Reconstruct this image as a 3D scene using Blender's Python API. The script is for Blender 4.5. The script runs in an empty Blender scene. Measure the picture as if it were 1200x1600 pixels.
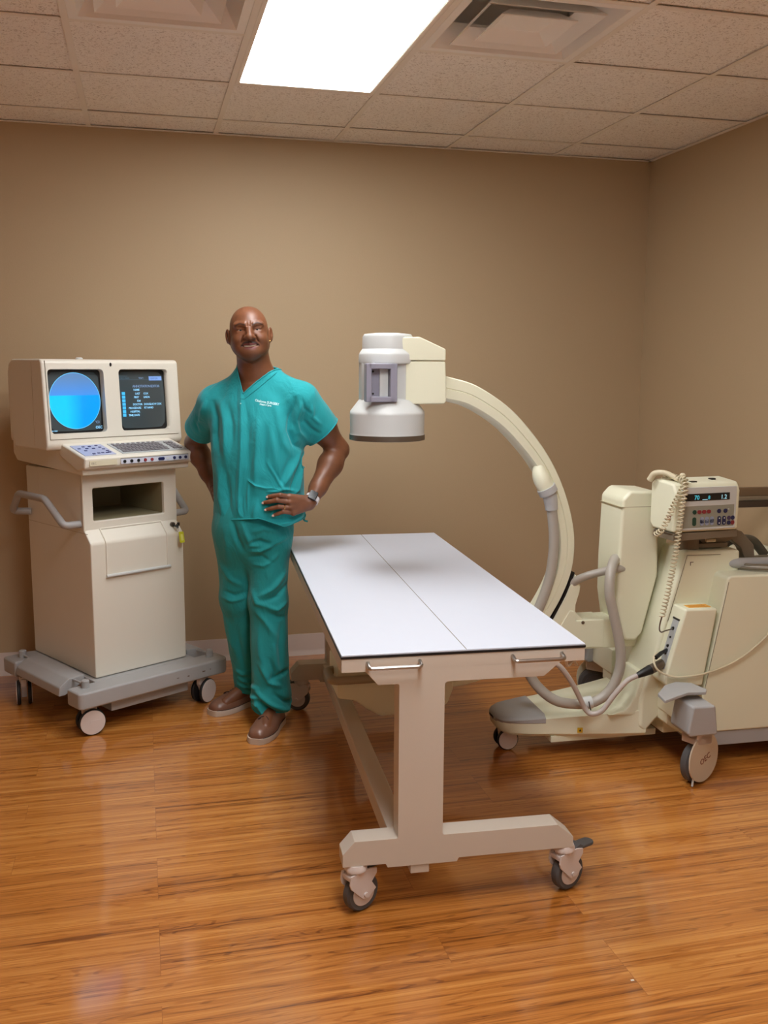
import bpy, bmesh, math, random
import numpy as np
from mathutils import Vector, Matrix
from mathutils.bvhtree import BVHTree
from math import sin, cos, pi, radians, sqrt

scene = bpy.context.scene
COL = scene.collection
R = radians

# ------------------------------------------------------------------ camera
CAM_H, FOC = 1.5929, 1493.6            # eye height, focal length in pixels of the 1600 px high frame
YAW, PITCH, ROLL = 0.24707, 0.15222, 0.005672
cam_d = bpy.data.cameras.new('camera')
cam = bpy.data.objects.new('camera', cam_d)
COL.objects.link(cam)
fwd = Vector((sin(YAW) * cos(PITCH), cos(YAW) * cos(PITCH), -sin(PITCH)))
rgt = Vector((cos(YAW), -sin(YAW), 0)); up = rgt.cross(fwd)
r2 = rgt * cos(ROLL) + up * sin(ROLL); u2 = -rgt * sin(ROLL) + up * cos(ROLL)
m = Matrix((r2, u2, -fwd)).transposed().to_4x4()
m.translation = Vector((0, 0, CAM_H))
cam.matrix_world = m
cam_d.sensor_fit = 'VERTICAL'
cam_d.sensor_height = 24.0
cam_d.lens = FOC / 1600 * 24.0
cam_d.clip_start = 0.05
scene.camera = cam

# ------------------------------------------------------------------ view, world
scene.view_settings.view_transform = 'Standard'
scene.view_settings.look = 'None'
scene.view_settings.gamma = 1
scene.view_settings.exposure = 0.2
scene.view_settings.use_curve_mapping = False
LAMP = 15.0                             # radiance of the lit ceiling troffer in view
FILL_AHEAD = 18.0                         # radiance of the added, unseen fill panel just above the frame
FILL_ABOVE = 9.0                        # radiance of the added, unseen fill panel over the camera
world = bpy.data.worlds.new('world'); scene.world = world
world.use_nodes = True
world.node_tree.nodes['Background'].inputs[0].default_value = (0.9, 0.95, 1, 1)
world.node_tree.nodes['Background'].inputs[1].default_value = 0.0

# ------------------------------------------------------------------ room numbers
H = 2.733                               # ceiling
YB = 5.082                              # back wall
XW = 2.818                              # right wall
XL, YF = -2.6, -2.2                     # left wall and front wall (outside the picture)
T = 0.6096                              # ceiling grid
GX0 = -0.211                            # one grid line
GY0 = YB - 0.290                        # first grid line from the back wall

# ------------------------------------------------------------------ materials
def srgb(r, g, b):
    f = lambda c: (c / 255 / 12.92) if c / 255 <= 0.04045 else ((c / 255 + 0.055) / 1.055) ** 2.4
    return (f(r), f(g), f(b), 1)

def mat(name, col, rough=0.5, metal=0.0, bump=0.0, bscale=200.0, spec=0.5, coat=0.0, var=0.0, vscale=4.0, sheen=0.0):
    M = bpy.data.materials.new(name); M.use_nodes = True
    nt = M.node_tree; N = nt.nodes; L = nt.links
    b = N['Principled BSDF']
    b.inputs['Base Color'].default_value = col
    b.inputs['Roughness'].default_value = rough
    b.inputs['Metallic'].default_value = metal
    b.inputs['Specular IOR Level'].default_value = spec
    b.inputs['Coat Weight'].default_value = coat
    if sheen:
        b.inputs['Sheen Weight'].default_value = sheen
    tc = N.new('ShaderNodeTexCoord')
    if var:
        n = N.new('ShaderNodeTexNoise'); n.inputs['Scale'].default_value = vscale; n.inputs['Detail'].default_value = 5
        L.new(tc.outputs['Object'], n.inputs['Vector'])
        mx = N.new('ShaderNodeMix'); mx.data_type = 'RGBA'
        mx.inputs['A'].default_value = tuple(c * (1 - var) for c in col[:3]) + (1,)
        mx.inputs['B'].default_value = tuple(min(1, c * (1 + var)) for c in col[:3]) + (1,)
        L.new(n.outputs['Fac'], mx.inputs['Factor']); L.new(mx.outputs['Result'], b.inputs['Base Color'])
    if bump:
        n = N.new('ShaderNodeTexNoise'); n.inputs['Scale'].default_value = bscale; n.inputs['Detail'].default_value = 3
        L.new(tc.outputs['Object'], n.inputs['Vector'])
        bp = N.new('ShaderNodeBump'); bp.inputs['Strength'].default_value = bump; bp.inputs['Distance'].default_value = 0.002
        L.new(n.outputs['Fac'], bp.inputs['Height']); L.new(bp.outputs['Normal'], b.inputs['Normal'])
    return M

def emit(name, col, strength, base=(0.02, 0.02, 0.02, 1)):
    M = bpy.data.materials.new(name); M.use_nodes = True
    b = M.node_tree.nodes['Principled BSDF']
    b.inputs['Base Color'].default_value = base
    b.inputs['Roughness'].default_value = 0.25
    b.inputs['Emission Color'].default_value = col
    b.inputs['Emission Strength'].default_value = strength
    return M

WALL = mat('wall_paint', srgb(188, 164, 130), 0.62, bump=0.25, bscale=260, var=0.02, vscale=2)
WALLW = mat('white_wall_paint', srgb(232, 230, 224), 0.6)  # for the unseen front wall, made white to bounce fill light
CREAM = mat('cream_plastic', srgb(234, 234, 208), 0.38, bump=0.08, bscale=500, var=0.015, vscale=6)
CREAM2 = mat('cart_plastic', srgb(230, 225, 211), 0.40, bump=0.08, bscale=500, var=0.015, vscale=6)
OFFW = mat('white_plastic', srgb(204, 207, 205), 0.35, var=0.02, vscale=9)
DULLIN = mat('dull_bay_lining', srgb(150, 140, 108), 0.7)
SEAM = mat('seam_dark', srgb(110, 98, 76), 0.7)
TABTOP = mat('white_laminate', srgb(206, 212, 224), 0.33, bump=0.03, bscale=90, var=0.012, vscale=14)
EDGE = mat('black_edge_band', srgb(18, 18, 20), 0.4)
FRAME = mat('pinkish_white_paint', srgb(212, 202, 188), 0.42, bump=0.10, bscale=300, var=0.02, vscale=8)
STEEL = mat('brushed_steel', srgb(190, 186, 180), 0.28, metal=1.0)
DSTEEL = mat('worn_steel', srgb(120, 110, 98), 0.4, metal=0.8)
GREY = mat('grey_paint', srgb(172, 172, 172), 0.45, bump=0.15, bscale=400, var=0.06, vscale=12)
SEAM2 = mat('seam_soft', srgb(188, 176, 150), 0.6)
GREYB = mat('warm_grey_rail', srgb(122, 110, 92), 0.5)
CASTW = mat('caster_white', srgb(222, 210, 204), 0.4)
CASTG = mat('caster_grey', srgb(168, 162, 158), 0.42)
TYRE = mat('grey_rubber', srgb(84, 82, 82), 0.6)
BTYRE = mat('black_rubber', srgb(26, 25, 26), 0.55)
BLACK = mat('black_plastic', srgb(16, 16, 18), 0.4)
HOSE = mat('grey_hose', srgb(176, 170, 160), 0.33, bump=0.05, bscale=150)
CABLE = mat('pale_cable', srgb(196, 188, 182), 0.4)
CORD = mat('cream_cord', srgb(212, 202, 172), 0.45)
GREYLAV = mat('lavender_grey', srgb(146, 145, 160), 0.4)
LAVP = mat('keyboard_membrane', srgb(172, 180, 212), 0.35)
KEYP = mat('grey_membrane', srgb(178, 182, 184), 0.4)
KEYD = mat('dark_key', srgb(128, 124, 128), 0.5)
KEYW = mat('blue_key', srgb(60, 66, 120), 0.5)
NAVY = mat('navy_button', srgb(28, 32, 78), 0.4)
GREEN = mat('green_button', srgb(26, 66, 52), 0.4)
REDB = mat('red_button', srgb(138, 44, 52), 0.4)
PALEB = mat('pale_blue_button', srgb(150, 160, 184), 0.4)
REDI = mat('rusty_red_ink', srgb(120, 56, 34), 0.5)
YELLOW = mat('yellow_tag', srgb(206, 206, 40), 0.35)
ORANGE = mat('orange_label', srgb(236, 176, 66), 0.5)
WYEL = mat('warning_yellow', srgb(216, 176, 40), 0.5)
SKINW = mat('nail', srgb(232, 206, 196), 0.35)
TEETH = mat('teeth', srgb(232, 222, 205), 0.3)
GOLD = mat('gold', srgb(226, 184, 110), 0.25, metal=1.0)
WATCHW = mat('watch_band_white', srgb(226, 222, 226), 0.4)
GLASSB = mat('watch_glass', srgb(8, 8, 10), 0.12)
SHOE = mat('brown_leather', srgb(122, 84, 66), 0.36, var=0.10, vscale=14, coat=0.1)
SOLE = mat('pale_sole', srgb(196, 180, 164), 0.55)
LACE = mat('dark_lace', srgb(58, 36, 28), 0.7)
BASEB = mat('cove_base', srgb(226, 214, 208), 0.42)
TEE = mat('ceiling_tee', srgb(244, 236, 224), 0.5)
VENTM = mat('vent_paint', srgb(250, 246, 240), 0.4)
DUCT = mat('duct_inside', srgb(46, 42, 40), 0.7)
PAPER = mat('paper', srgb(230, 228, 220), 0.7)
SCUFF = mat('scuff', srgb(110, 92, 78), 0.7)
EMBR = mat('white_thread', srgb(190, 236, 240), 0.8)

def cloth_mat(name, col):
    M = mat(name, col, 0.85, sheen=0.15)
    nt = M.node_tree; N = nt.nodes; L = nt.links; b = N['Principled BSDF']
    tc = N['Texture Coordinate']
    n1 = N.new('ShaderNodeTexNoise'); n1.inputs['Scale'].default_value = 13; n1.inputs['Detail'].default_value = 4; n1.inputs['Distortion'].default_value = 1.0
    n2 = N.new('ShaderNodeTexNoise'); n2.inputs['Scale'].default_value = 600
    mp = N.new('ShaderNodeMapping'); mp.inputs['Scale'].default_value = (1, 1, 0.45)
    L.new(tc.outputs['Object'], mp.inputs['Vector']); L.new(mp.outputs[0], n1.inputs['Vector']); L.new(tc.outputs['Object'], n2.inputs['Vector'])
    b1 = N.new('ShaderNodeBump'); b1.inputs['Strength'].default_value = 0.55; b1.inputs['Distance'].default_value = 0.02
    b2 = N.new('ShaderNodeBump'); b2.inputs['Strength'].default_value = 0.2; b2.inputs['Distance'].default_value = 0.001
    L.new(n1.outputs['Fac'], b1.inputs['Height']); L.new(n2.outputs['Fac'], b2.inputs['Height'])
    L.new(b1.outputs[0], b2.inputs['Normal']); L.new(b2.outputs[0], b.inputs['Normal'])
    return M
SCRUB = cloth_mat('teal_scrub_cloth', srgb(14, 152, 158))
SCRUB2 = cloth_mat('teal_trouser_cloth', srgb(16, 142, 144))
SEAMT = mat('teal_stitching', srgb(22, 132, 132), 0.85)

# --- floor: wood-look laminate, boards along x
def floor_mat():
    M = bpy.data.materials.new('wood_laminate'); M.use_nodes = True
    nt = M.node_tree; N = nt.nodes; L = nt.links; b = N['Principled BSDF']
    tc = N.new('ShaderNodeTexCoord')
    br = N.new('ShaderNodeTexBrick')
    br.inputs['Color1'].default_value = (0, 0, 0, 1); br.inputs['Color2'].default_value = (1, 1, 1, 1); br.inputs['Mortar'].default_value = (.5, .5, .5, 1)
    br.inputs['Scale'].default_value = 1.0; br.inputs['Mortar Size'].default_value = 0.0006; br.inputs['Mortar Smooth'].default_value = 0.2
    br.inputs['Brick Width'].default_value = 1.21; br.inputs['Row Height'].default_value = 0.125; br.offset = 0.37; br.offset_frequency = 3
    L.new(tc.outputs['Object'], br.inputs['Vector'])
    # every board gets its own piece of grain
    add = N.new('ShaderNodeVectorMath'); add.operation = 'MULTIPLY_ADD'
    L.new(br.outputs['Color'], add.inputs[0]); add.inputs[1].default_value = (7.3, 3.1, 5.7); L.new(tc.outputs['Object'], add.inputs[2])
    mp = N.new('ShaderNodeMapping'); mp.inputs['Scale'].default_value = (0.85, 10.5, 1)
    L.new(add.outputs[0], mp.inputs['Vector'])
    big = N.new('ShaderNodeTexNoise'); big.inputs['Scale'].default_value = 1.25; big.inputs['Detail'].default_value = 2.5; big.inputs['Distortion'].default_value = 0.35
    L.new(mp.outputs[0], big.inputs['Vector'])
    # growth rings: thin dark contour lines of the big noise
    mul = N.new('ShaderNodeMath'); mul.operation = 'MULTIPLY'; mul.inputs[1].default_value = 105.0
    L.new(big.outputs['Fac'], mul.inputs[0])
    sn = N.new('ShaderNodeMath'); sn.operation = 'SINE'; L.new(mul.outputs[0], sn.inputs[0])
    rg = N.new('ShaderNodeMapRange'); rg.interpolation_type = 'SMOOTHSTEP'; rg.inputs['From Min'].default_value = .45; rg.inputs['From Max'].default_value = 1.0; L.new(sn.outputs[0], rg.inputs['Value'])
    mp2 = N.new('ShaderNodeMapping'); mp2.inputs['Scale'].default_value = (1.4, 190, 1)
    L.new(add.outputs[0], mp2.inputs['Vector'])
    fine = N.new('ShaderNodeTexNoise'); fine.inputs['Scale'].default_value = 1.0; fine.inputs['Detail'].default_value = 5; fine.inputs['Roughness'].default_value = .6
    L.new(mp2.outputs[0], fine.inputs['Vector'])
    mp3 = N.new('ShaderNodeMapping'); mp3.inputs['Scale'].default_value = (.55, 34, 1); L.new(add.outputs[0], mp3.inputs['Vector'])
    mid = N.new('ShaderNodeTexNoise'); mid.inputs['Scale'].default_value = 1.3; mid.inputs['Detail'].default_value = 3; L.new(mp3.outputs[0], mid.inputs['Vector'])
    a0 = N.new('ShaderNodeMath'); a0.operation = 'MULTIPLY_ADD'; a0.inputs[1].default_value = .42; L.new(fine.outputs['Fac'], a0.inputs[0])
    a00 = N.new('ShaderNodeMath'); a00.operation = 'MULTIPLY'; a00.inputs[1].default_value = .58; L.new(mid.outputs['Fac'], a00.inputs[0]); L.new(a00.outputs[0], a0.inputs[2])
    a1 = N.new('ShaderNodeMath'); a1.operation = 'MULTIPLY_ADD'; a1.inputs[1].default_value = -.075; L.new(rg.outputs[0], a1.inputs[0]); L.new(a0.outputs[0], a1.inputs[2])
    a2 = N.new('ShaderNodeMath'); a2.operation = 'MULTIPLY_ADD'; a2.inputs[1].default_value = 0.07
    sub = N.new('ShaderNodeMath'); sub.operation = 'SUBTRACT'; sub.inputs[1].default_value = 0.5; L.new(br.outputs['Color'], sub.inputs[0])
    L.new(sub.outputs[0], a2.inputs[0]); L.new(a1.outputs[0], a2.inputs[2])
    cr = N.new('ShaderNodeValToRGB')
    cr.color_ramp.elements[0].position = 0.28; cr.color_ramp.elements[0].color = srgb(112, 58, 13)
    cr.color_ramp.elements[1].position = 0.66; cr.color_ramp.elements[1].color = srgb(214, 148, 74)
    e = cr.color_ramp.elements.new(0.46); e.color = srgb(183, 112, 43)
    L.new(a2.outputs[0], cr.inputs[0])
    mx = N.new('ShaderNodeMix'); mx.data_type = 'RGBA'; L.new(br.outputs['Fac'], mx.inputs['Factor'])
    L.new(cr.outputs[0], mx.inputs['A']); mx.inputs['B'].default_value = srgb(150, 88, 36)
    L.new(mx.outputs['Result'], b.inputs['Base Color'])
    b.inputs['Roughness'].default_value = 0.34
    b.inputs['Coat Weight'].default_value = 1.0; b.inputs['Coat Roughness'].default_value = 0.085
    bp = N.new('ShaderNodeBump'); bp.inputs['Strength'].default_value = 0.06; bp.inputs['Distance'].default_value = 0.002
    L.new(fine.outputs['Fac'], bp.inputs['Height']); L.new(bp.outputs[0], b.inputs['Normal'])
    return M
FLOOR = floor_mat()

def tile_mat():
    M = bpy.data.materials.new('fissured_ceiling_tile'); M.use_nodes = True
    nt = M.node_tree; N = nt.nodes; L = nt.links; b = N['Principled BSDF']
    tc = N.new('ShaderNodeTexCoord')
    n = N.new('ShaderNodeTexNoise'); n.inputs['Scale'].default_value = 95; n.inputs['Detail'].default_value = 2; n.inputs['Distortion'].default_value = 1.4
    L.new(tc.outputs['Object'], n.inputs['Vector'])
    cr = N.new('ShaderNodeValToRGB'); cr.color_ramp.elements[0].position = 0.34; cr.color_ramp.elements[1].position = 0.45
    L.new(n.outputs['Fac'], cr.inputs[0])
    mx = N.new('ShaderNodeMix'); mx.data_type = 'RGBA'; mx.inputs['A'].default_value = srgb(212, 200, 188); mx.inputs['B'].default_value = srgb(254, 248, 240)
    L.new(cr.outputs[0], mx.inputs['Factor']); L.new(mx.outputs['Result'], b.inputs['Base Color'])
    b.inputs['Roughness'].default_value = 0.9
    bp = N.new('ShaderNodeBump'); bp.inputs['Strength'].default_value = 0.5; bp.inputs['Distance'].default_value = 0.003
    L.new(cr.outputs[0], bp.inputs['Height']); L.new(bp.outputs[0], b.inputs['Normal'])
    return M
TILE = tile_mat()

# ------------------------------------------------------------------ mesh helpers
def finish(bm, angle=32):
    bmesh.ops.remove_doubles(bm, verts=bm.verts, dist=1e-6)
    bmesh.ops.recalc_face_normals(bm, faces=bm.faces)
    return bm

def obj(name, bm, M, parent=None, angle=32, recalc=True):
    if recalc:
        finish(bm)
    me = bpy.data.meshes.new(name); bm.to_mesh(me); bm.free()
    for p in me.polygons: p.use_smooth = True
    try: me.set_sharp_from_angle(angle=R(angle))
    except Exception: pass
    for mm in (M if isinstance(M, (list, tuple)) else [M]): me.materials.append(mm)
    o = bpy.data.objects.new(name, me); COL.objects.link(o)
    if parent is not None: o.parent = parent
    if angle < 100:
        wn = o.modifiers.new('weighted_normals', 'WEIGHTED_NORMAL'); wn.keep_sharp = True
    return o

def tag(o, label=None, cat=None, group=None, kind=None):
    if label: o['label'] = label
    if cat: o['category'] = cat
    if group: o['group'] = group
    if kind: o['kind'] = kind
    return o

def thing(name, label, cat, loc=(0, 0, 0), rot=0.0, group=None):
    o = bpy.data.objects.new(name, None); COL.objects.link(o)
    o.location = loc; o.rotation_euler = (0, 0, rot); o.empty_display_size = 0.1
    return tag(o, label, cat, group)

def merge(dst, src):
    me = bpy.data.meshes.new('tmp'); src.to_mesh(me); src.free(); dst.from_mesh(me); bpy.data.meshes.remove(me); return dst

def BM(*parts):
    b = bmesh.new()
    for p in parts: merge(b, p)
    return b

def bevel(bm, w, seg=2, angle=20):
    if w <= 0: return bm
    finish(bm)
    es = [e for e in bm.edges if len(e.link_faces) == 2 and e.calc_face_angle(0) > R(angle)]
    bmesh.ops.bevel(bm, geom=es, offset=w, segments=seg, profile=0.5, affect='EDGES', clamp_overlap=True)
    return bm

def box(x0, x1, y0, y1, z0, z1, bv=0.0, seg=2):
    bm = bmesh.new()
    bmesh.ops.create_cube(bm, size=1)
    for v in bm.verts:
        v.co = Vector((x0 if v.co.x < 0 else x1, y0 if v.co.y < 0 else y1, z0 if v.co.z < 0 else z1))
    return bevel(bm, bv, seg)

def prism(pts, axis, a, b, bv=0.0, seg=2, taper=None):
    """polygon pts extruded along axis from a to b; axis x: pts=(y,z), y: (x,z), z: (x,y)"""
    bm = bmesh.new()
    f = {'x': lambda p, t: (t, p[0], p[1]), 'y': lambda p, t: (p[0], t, p[1]), 'z': lambda p, t: (p[0], p[1], t)}[axis]
    cx = sum(p[0] for p in pts) / len(pts); cy = sum(p[1] for p in pts) / len(pts)
    q = pts if taper is None else [(cx + (p[0] - cx) * taper, cy + (p[1] - cy) * taper) for p in pts]
    A = [bm.verts.new(f(p, a)) for p in pts]; B = [bm.verts.new(f(p, b)) for p in q]
    n = len(pts)
    bm.faces.new(A); bm.faces.new(B[::-1])
    for i in range(n):
        bm.faces.new((A[i], B[i], B[(i + 1) % n], A[(i + 1) % n]))
    return bevel(bm, bv, seg)

def rrect(x0, x1, y0, y1, r, n=5):
    pts = []
    for cx, cy, a0 in ((x1 - r, y1 - r, 0), (x0 + r, y1 - r, 90), (x0 + r, y0 + r, 180), (x1 - r, y0 + r, 270)):
        for i in range(n + 1):
            a = R(a0 + 90 * i / n); pts.append((cx + r * cos(a), cy + r * sin(a)))
    return pts

def lathe(profile, c=(0, 0, 0), axis='z', seg=48):
    """profile [(r, h)] turned about axis through c"""
    bm = bmesh.new(); rings = []
    for r, h in profile:
        ring = []
        for i in range(seg):
            a = 2 * pi * i / seg
            p = {'z': (r * cos(a), r * sin(a), h), 'y': (r * cos(a), h, r * sin(a)), 'x': (h, r * cos(a), r * sin(a))}[axis]
            ring.append(bm.verts.new((c[0] + p[0], c[1] + p[1], c[2] + p[2])))
        rings.append(ring)
    for A, B in zip(rings, rings[1:]):
        for i in range(seg):
            bm.faces.new((A[i], A[(i + 1) % seg], B[(i + 1) % seg], B[i]))
    bm.faces.new(rings[0]); bm.faces.new(rings[-1][::-1])
    return bm

def cyl(c, r, h, axis='z', seg=32, bv=0.0):
    if bv:
        return lathe([(r - bv, -h / 2), (r, -h / 2 + bv), (r, h / 2 - bv), (r - bv, h / 2)], c, axis, seg)
    return lathe([(r, -h / 2), (r, h / 2)], c, axis, seg)

def spline(pts, n=8, closed=False):
    P = [Vector(p) for p in pts]; out = []
    N = len(P)
    for i in range(N if closed else N - 1):
        p0 = P[i - 1] if (i > 0 or closed) else P[0] * 2 - P[1]
        p1 = P[i]; p2 = P[(i + 1) % N]
        p3 = P[(i + 2) % N] if (i + 2 < N or closed) else P[-1] * 2 - P[-2]
        for k in range(n):
            t = k / n
            out.append(0.5 * ((2 * p1) + (-p0 + p2) * t + (2 * p0 - 5 * p1 + 4 * p2 - p3) * t * t + (-p0 + 3 * p1 - 3 * p2 + p3) * t ** 3))
    if not closed: out.append(P[-1])
    return out

def tube(pts, r, seg=12, closed=False, rf=None, flat=1.0):
    """round tube along the points; rf(t) scales the radius"""
    P = [Vector(p) for p in pts]; n = len(P); bm = bmesh.new(); rings = []
    t0 = (P[1] - P[0]).normalized()
    nrm = t0.cross(Vector((0, 0, 1)))
    if nrm.length < 0.1: nrm = t0.cross(Vector((0, 1, 0)))
    nrm.normalize()
    for i in range(n):
        if closed: t = (P[(i + 1) % n] - P[i - 1])
        elif i == 0: t = P[1] - P[0]
        elif i == n - 1: t = P[-1] - P[-2]
        else: t = (P[i + 1] - P[i - 1])
        t.normalize()
        nrm = (nrm - t * nrm.dot(t)).normalized(); bn = t.cross(nrm)
        rr = r * (rf(i / (n - 1)) if rf else 1)
        rings.append([bm.verts.new(P[i] + (nrm * cos(2 * pi * k / seg) + bn * sin(2 * pi * k / seg) * flat) * rr) for k in range(seg)])
    m_ = n if closed else n - 1
    for i in range(m_):
        A, B = rings[i], rings[(i + 1) % n]
        for k in range(seg): bm.faces.new((A[k], A[(k + 1) % seg], B[(k + 1) % seg], B[k]))
    if not closed:
        bm.faces.new(rings[0][::-1]); bm.faces.new(rings[-1])
    return bm

def fillet(pts, rad, n=5):
    """polyline with rounded corners"""
    P = [Vector(p) for p in pts]; out = [P[0]]
    for i in range(1, len(P) - 1):
        a = (P[i - 1] - P[i]); b = (P[i + 1] - P[i]); d = min(rad, a.length * .45, b.length * .45)
        A = P[i] + a.normalized() * d; B = P[i] + b.normalized() * d
        for k in range(n + 1):
            t = k / n; out.append(A * (1 - t) ** 2 + P[i] * 2 * t * (1 - t) + B * t * t)
    out.append(P[-1]); return out

def loft(secs, cap=True, closed=True):
    bm = bmesh.new(); rings = [[bm.verts.new(p) for p in s] for s in secs]
    for A, B in zip(rings, rings[1:]):
        n = len(A)
        for i in range(n if closed else n - 1): bm.faces.new((A[i], A[(i + 1) % n], B[(i + 1) % n], B[i]))
    if cap: bm.faces.new(rings[0][::-1]); bm.faces.new(rings[-1])
    return bm

def xf(bm, M):
    bmesh.ops.transform(bm, matrix=M, verts=bm.verts); return bm

def place(bm, loc=(0, 0, 0), rz=0.0, rx=0.0, ry=0.0):
    return xf(bm, Matrix.Translation(loc) @ Matrix.Rotation(rz, 4, 'Z') @ Matrix.Rotation(ry, 4, 'Y') @ Matrix.Rotation(rx, 4, 'X'))

def text_bm(s, size, depth=0.0003, align='LEFT', spacing=1.0, bold=0.0):
    """letters in the xz plane facing -y, origin at the baseline"""
    cu = bpy.data.curves.new('t', 'FONT'); cu.body = s; cu.size = size; cu.extrude = depth; cu.align_x = align
    cu.space_character = spacing; cu.offset = bold; cu.resolution_u = 2
    o = bpy.data.objects.new('t', cu); COL.objects.link(o)
    dg = bpy.context.evaluated_depsgraph_get(); me = bpy.data.meshes.new_from_object(o.evaluated_get(dg))
    bm = bmesh.new(); bm.from_mesh(me); bpy.data.objects.remove(o); bpy.data.curves.remove(cu); bpy.data.meshes.remove(me)
    return xf(bm, Matrix.Rotation(R(90), 4, 'X'))

def copy_tree(o, parent=None):
    c = o.copy(); COL.objects.link(c); c.parent = parent
    for ch in [k for k in bpy.data.objects if k.parent == o]: copy_tree(ch, c)
    return c
#==MARK-ROOM
# ================================================================== THE ROOM
def struct(name, bm, M, **k):
    return tag(obj(name, bm, M, **k), kind='structure')

def quad(pts):
    bm = bmesh.new(); bm.faces.new([bm.verts.new(p) for p in pts]); return bm

struct('floor', box(XL - .1, XW + .1, YF - .1, YB + .1, -0.05, 0.0), FLOOR)
struct('wall_back', box(XL - .1, XW + .1, YB, YB + .1, 0, H + .3), WALL)
struct('wall_right', box(XW, XW + .1, YF, YB, 0, H + .3), WALL)
struct('wall_left', box(XL - .1, XL, YF, YB, 0, H + .3), WALL)
struct('wall_front', box(XL - .1, XW + .1, YF - .1, YF, 0, H + .3), WALLW)

xs_g = [GX0 + T * i for i in range(-4, 6)]
xs_g = [x for x in xs_g if XL < x < XW - .02]
ys_g = [GY0 - T * i for i in range(0, 13)]
ys_g = [y for y in ys_g if y > YF]
XE = [XL] + xs_g + [XW]; YE = [YF] + ys_g[::-1] + [YB]
C_ = GX0 + T * 2; B_ = GX0 + T; D_ = GX0 + 3 * T
R2, R3, R4 = GY0 - T, GY0 - 2 * T, GY0 - 3 * T
# openings in the tiling: lamps and air diffusers  (x0, x1, y0, y1)
LAMPS = [(B_, C_, R4, R2), (B_, C_, R4 - 3 * T, R4 - T), (B_, C_, R4 - 6 * T, R4 - 4 * T)]
VENTS = [(GX0, B_, R4, R3), (C_, D_, R4, R3)]
holes = LAMPS + VENTS
rng = random.Random(4)
cb = bmesh.new()
for i in range(len(XE) - 1):
    for j in range(len(YE) - 1):
        cx, cy = (XE[i] + XE[i + 1]) / 2, (YE[j] + YE[j + 1]) / 2
        if any(h[0] < cx < h[1] and h[2] < cy < h[3] for h in holes): continue
        x0, x1, y0, y1 = XE[i] + .004, XE[i + 1] - .004, YE[j] + .004, YE[j + 1] - .004
        tx, ty = rng.uniform(0, .004), rng.uniform(0, .004)     # tiles lie slightly askew on the tees
        z = H + .0035
        v = [(x0, y0, z + rng.uniform(0, tx)), (x1, y0, z + rng.uniform(0, ty)), (x1, y1, z + tx), (x0, y1, z + ty)]
        merge(cb, loft([v, [(a, b, c + .015) for a, b, c in v]]))
merge(cb, box(XL - .1, XW + .1, YF - .1, YB + .1, H + .32, H + .36))
struct('ceiling', cb, TILE)
tb = bmesh.new()
for x in xs_g: merge(tb, box(x - .012, x + .012, YF, YB, H - .001, H + .002))
for y in ys_g:
    for i in range(len(XE) - 1):
        if (B_ - .1 < XE[i] < C_ - .1) and any(abs(y - (h[2] + T)) < .05 for h in LAMPS): continue
        merge(tb, box(XE[i] + .011, XE[i + 1] - .011, y - .012, y + .012, H - .0008, H + .0022))
merge(tb, box(XL, XW, YB - .022, YB, H - .002, H + .001)); merge(tb, box(XW - .022, XW, YF, YB, H - .002, H + .001))
struct('trim_1', tb, TEE)

# cove base along the walls
prof = [(0, 0), (-.010, 0), (-.010, .004), (-.0045, .022), (-.003, .034), (-.003, .121), (0, .121)]
struct('baseboard_back', prism([(YB + a, z) for a, z in prof], 'x', XL, XW), BASEB)
struct('baseboard_right', prism([(XW + a, z) for a, z in prof], 'y', YF, YB), BASEB)
struct('baseboard_left', prism([(XL - a, z) for a, z in prof], 'y', YF, YB), BASEB)

# ceiling lamps: one in view, two added out of view as fill
LENS = emit('lamp_lens_lit', (.97, .985, 1, 1), LAMP, (0.8, 0.8, 0.8, 1))
LENS_FILL_AHEAD = emit('fill_lens_ahead', (.97, .985, 1, 1), FILL_AHEAD, (0.8, 0.8, 0.8, 1))
LENS_FILL_ABOVE = emit('fill_lens_above', (1, .99, .97, 1), FILL_ABOVE, (0.8, 0.8, 0.8, 1))
def lamp(q, M, label):
    x0, x1, y0, y1 = q
    t = thing('ceiling_light', label, 'ceiling light', ((x0 + x1) / 2, (y0 + y1) / 2, H))
    hx, hy = (x1 - x0) / 2, (y1 - y0) / 2
    fr = BM(box(-hx + .012, -hx + .030, -hy + .012, hy - .012, -.001, .03, .002), box(hx - .030, hx - .012, -hy + .012, hy - .012, -.001, .03, .002),
            box(-hx + .03, hx - .03, -hy + .012, -hy + .030, -.001, .03, .002), box(-hx + .03, hx - .03, hy - .030, hy - .012, -.001, .03, .002),
            box(-hx + .012, hx - .012, -hy + .012, hy - .012, .031, .036))
    obj('lamp_frame', fr, TEE, t)
    obj('diffuser', box(-hx + .0305, hx - .0305, -hy + .0305, hy - .0305, .004, .008), M, t)
    return t
lamp(LAMPS[0], LENS, 'large glowing white rectangular ceiling light panel between the two air vents')
lamp(LAMPS[1], LENS_FILL_AHEAD, 'added unseen fill light panel in the ceiling, just above the picture')
lamp(LAMPS[2], LENS_FILL_ABOVE, 'added unseen fill light panel in the ceiling, above the camera')

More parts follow.
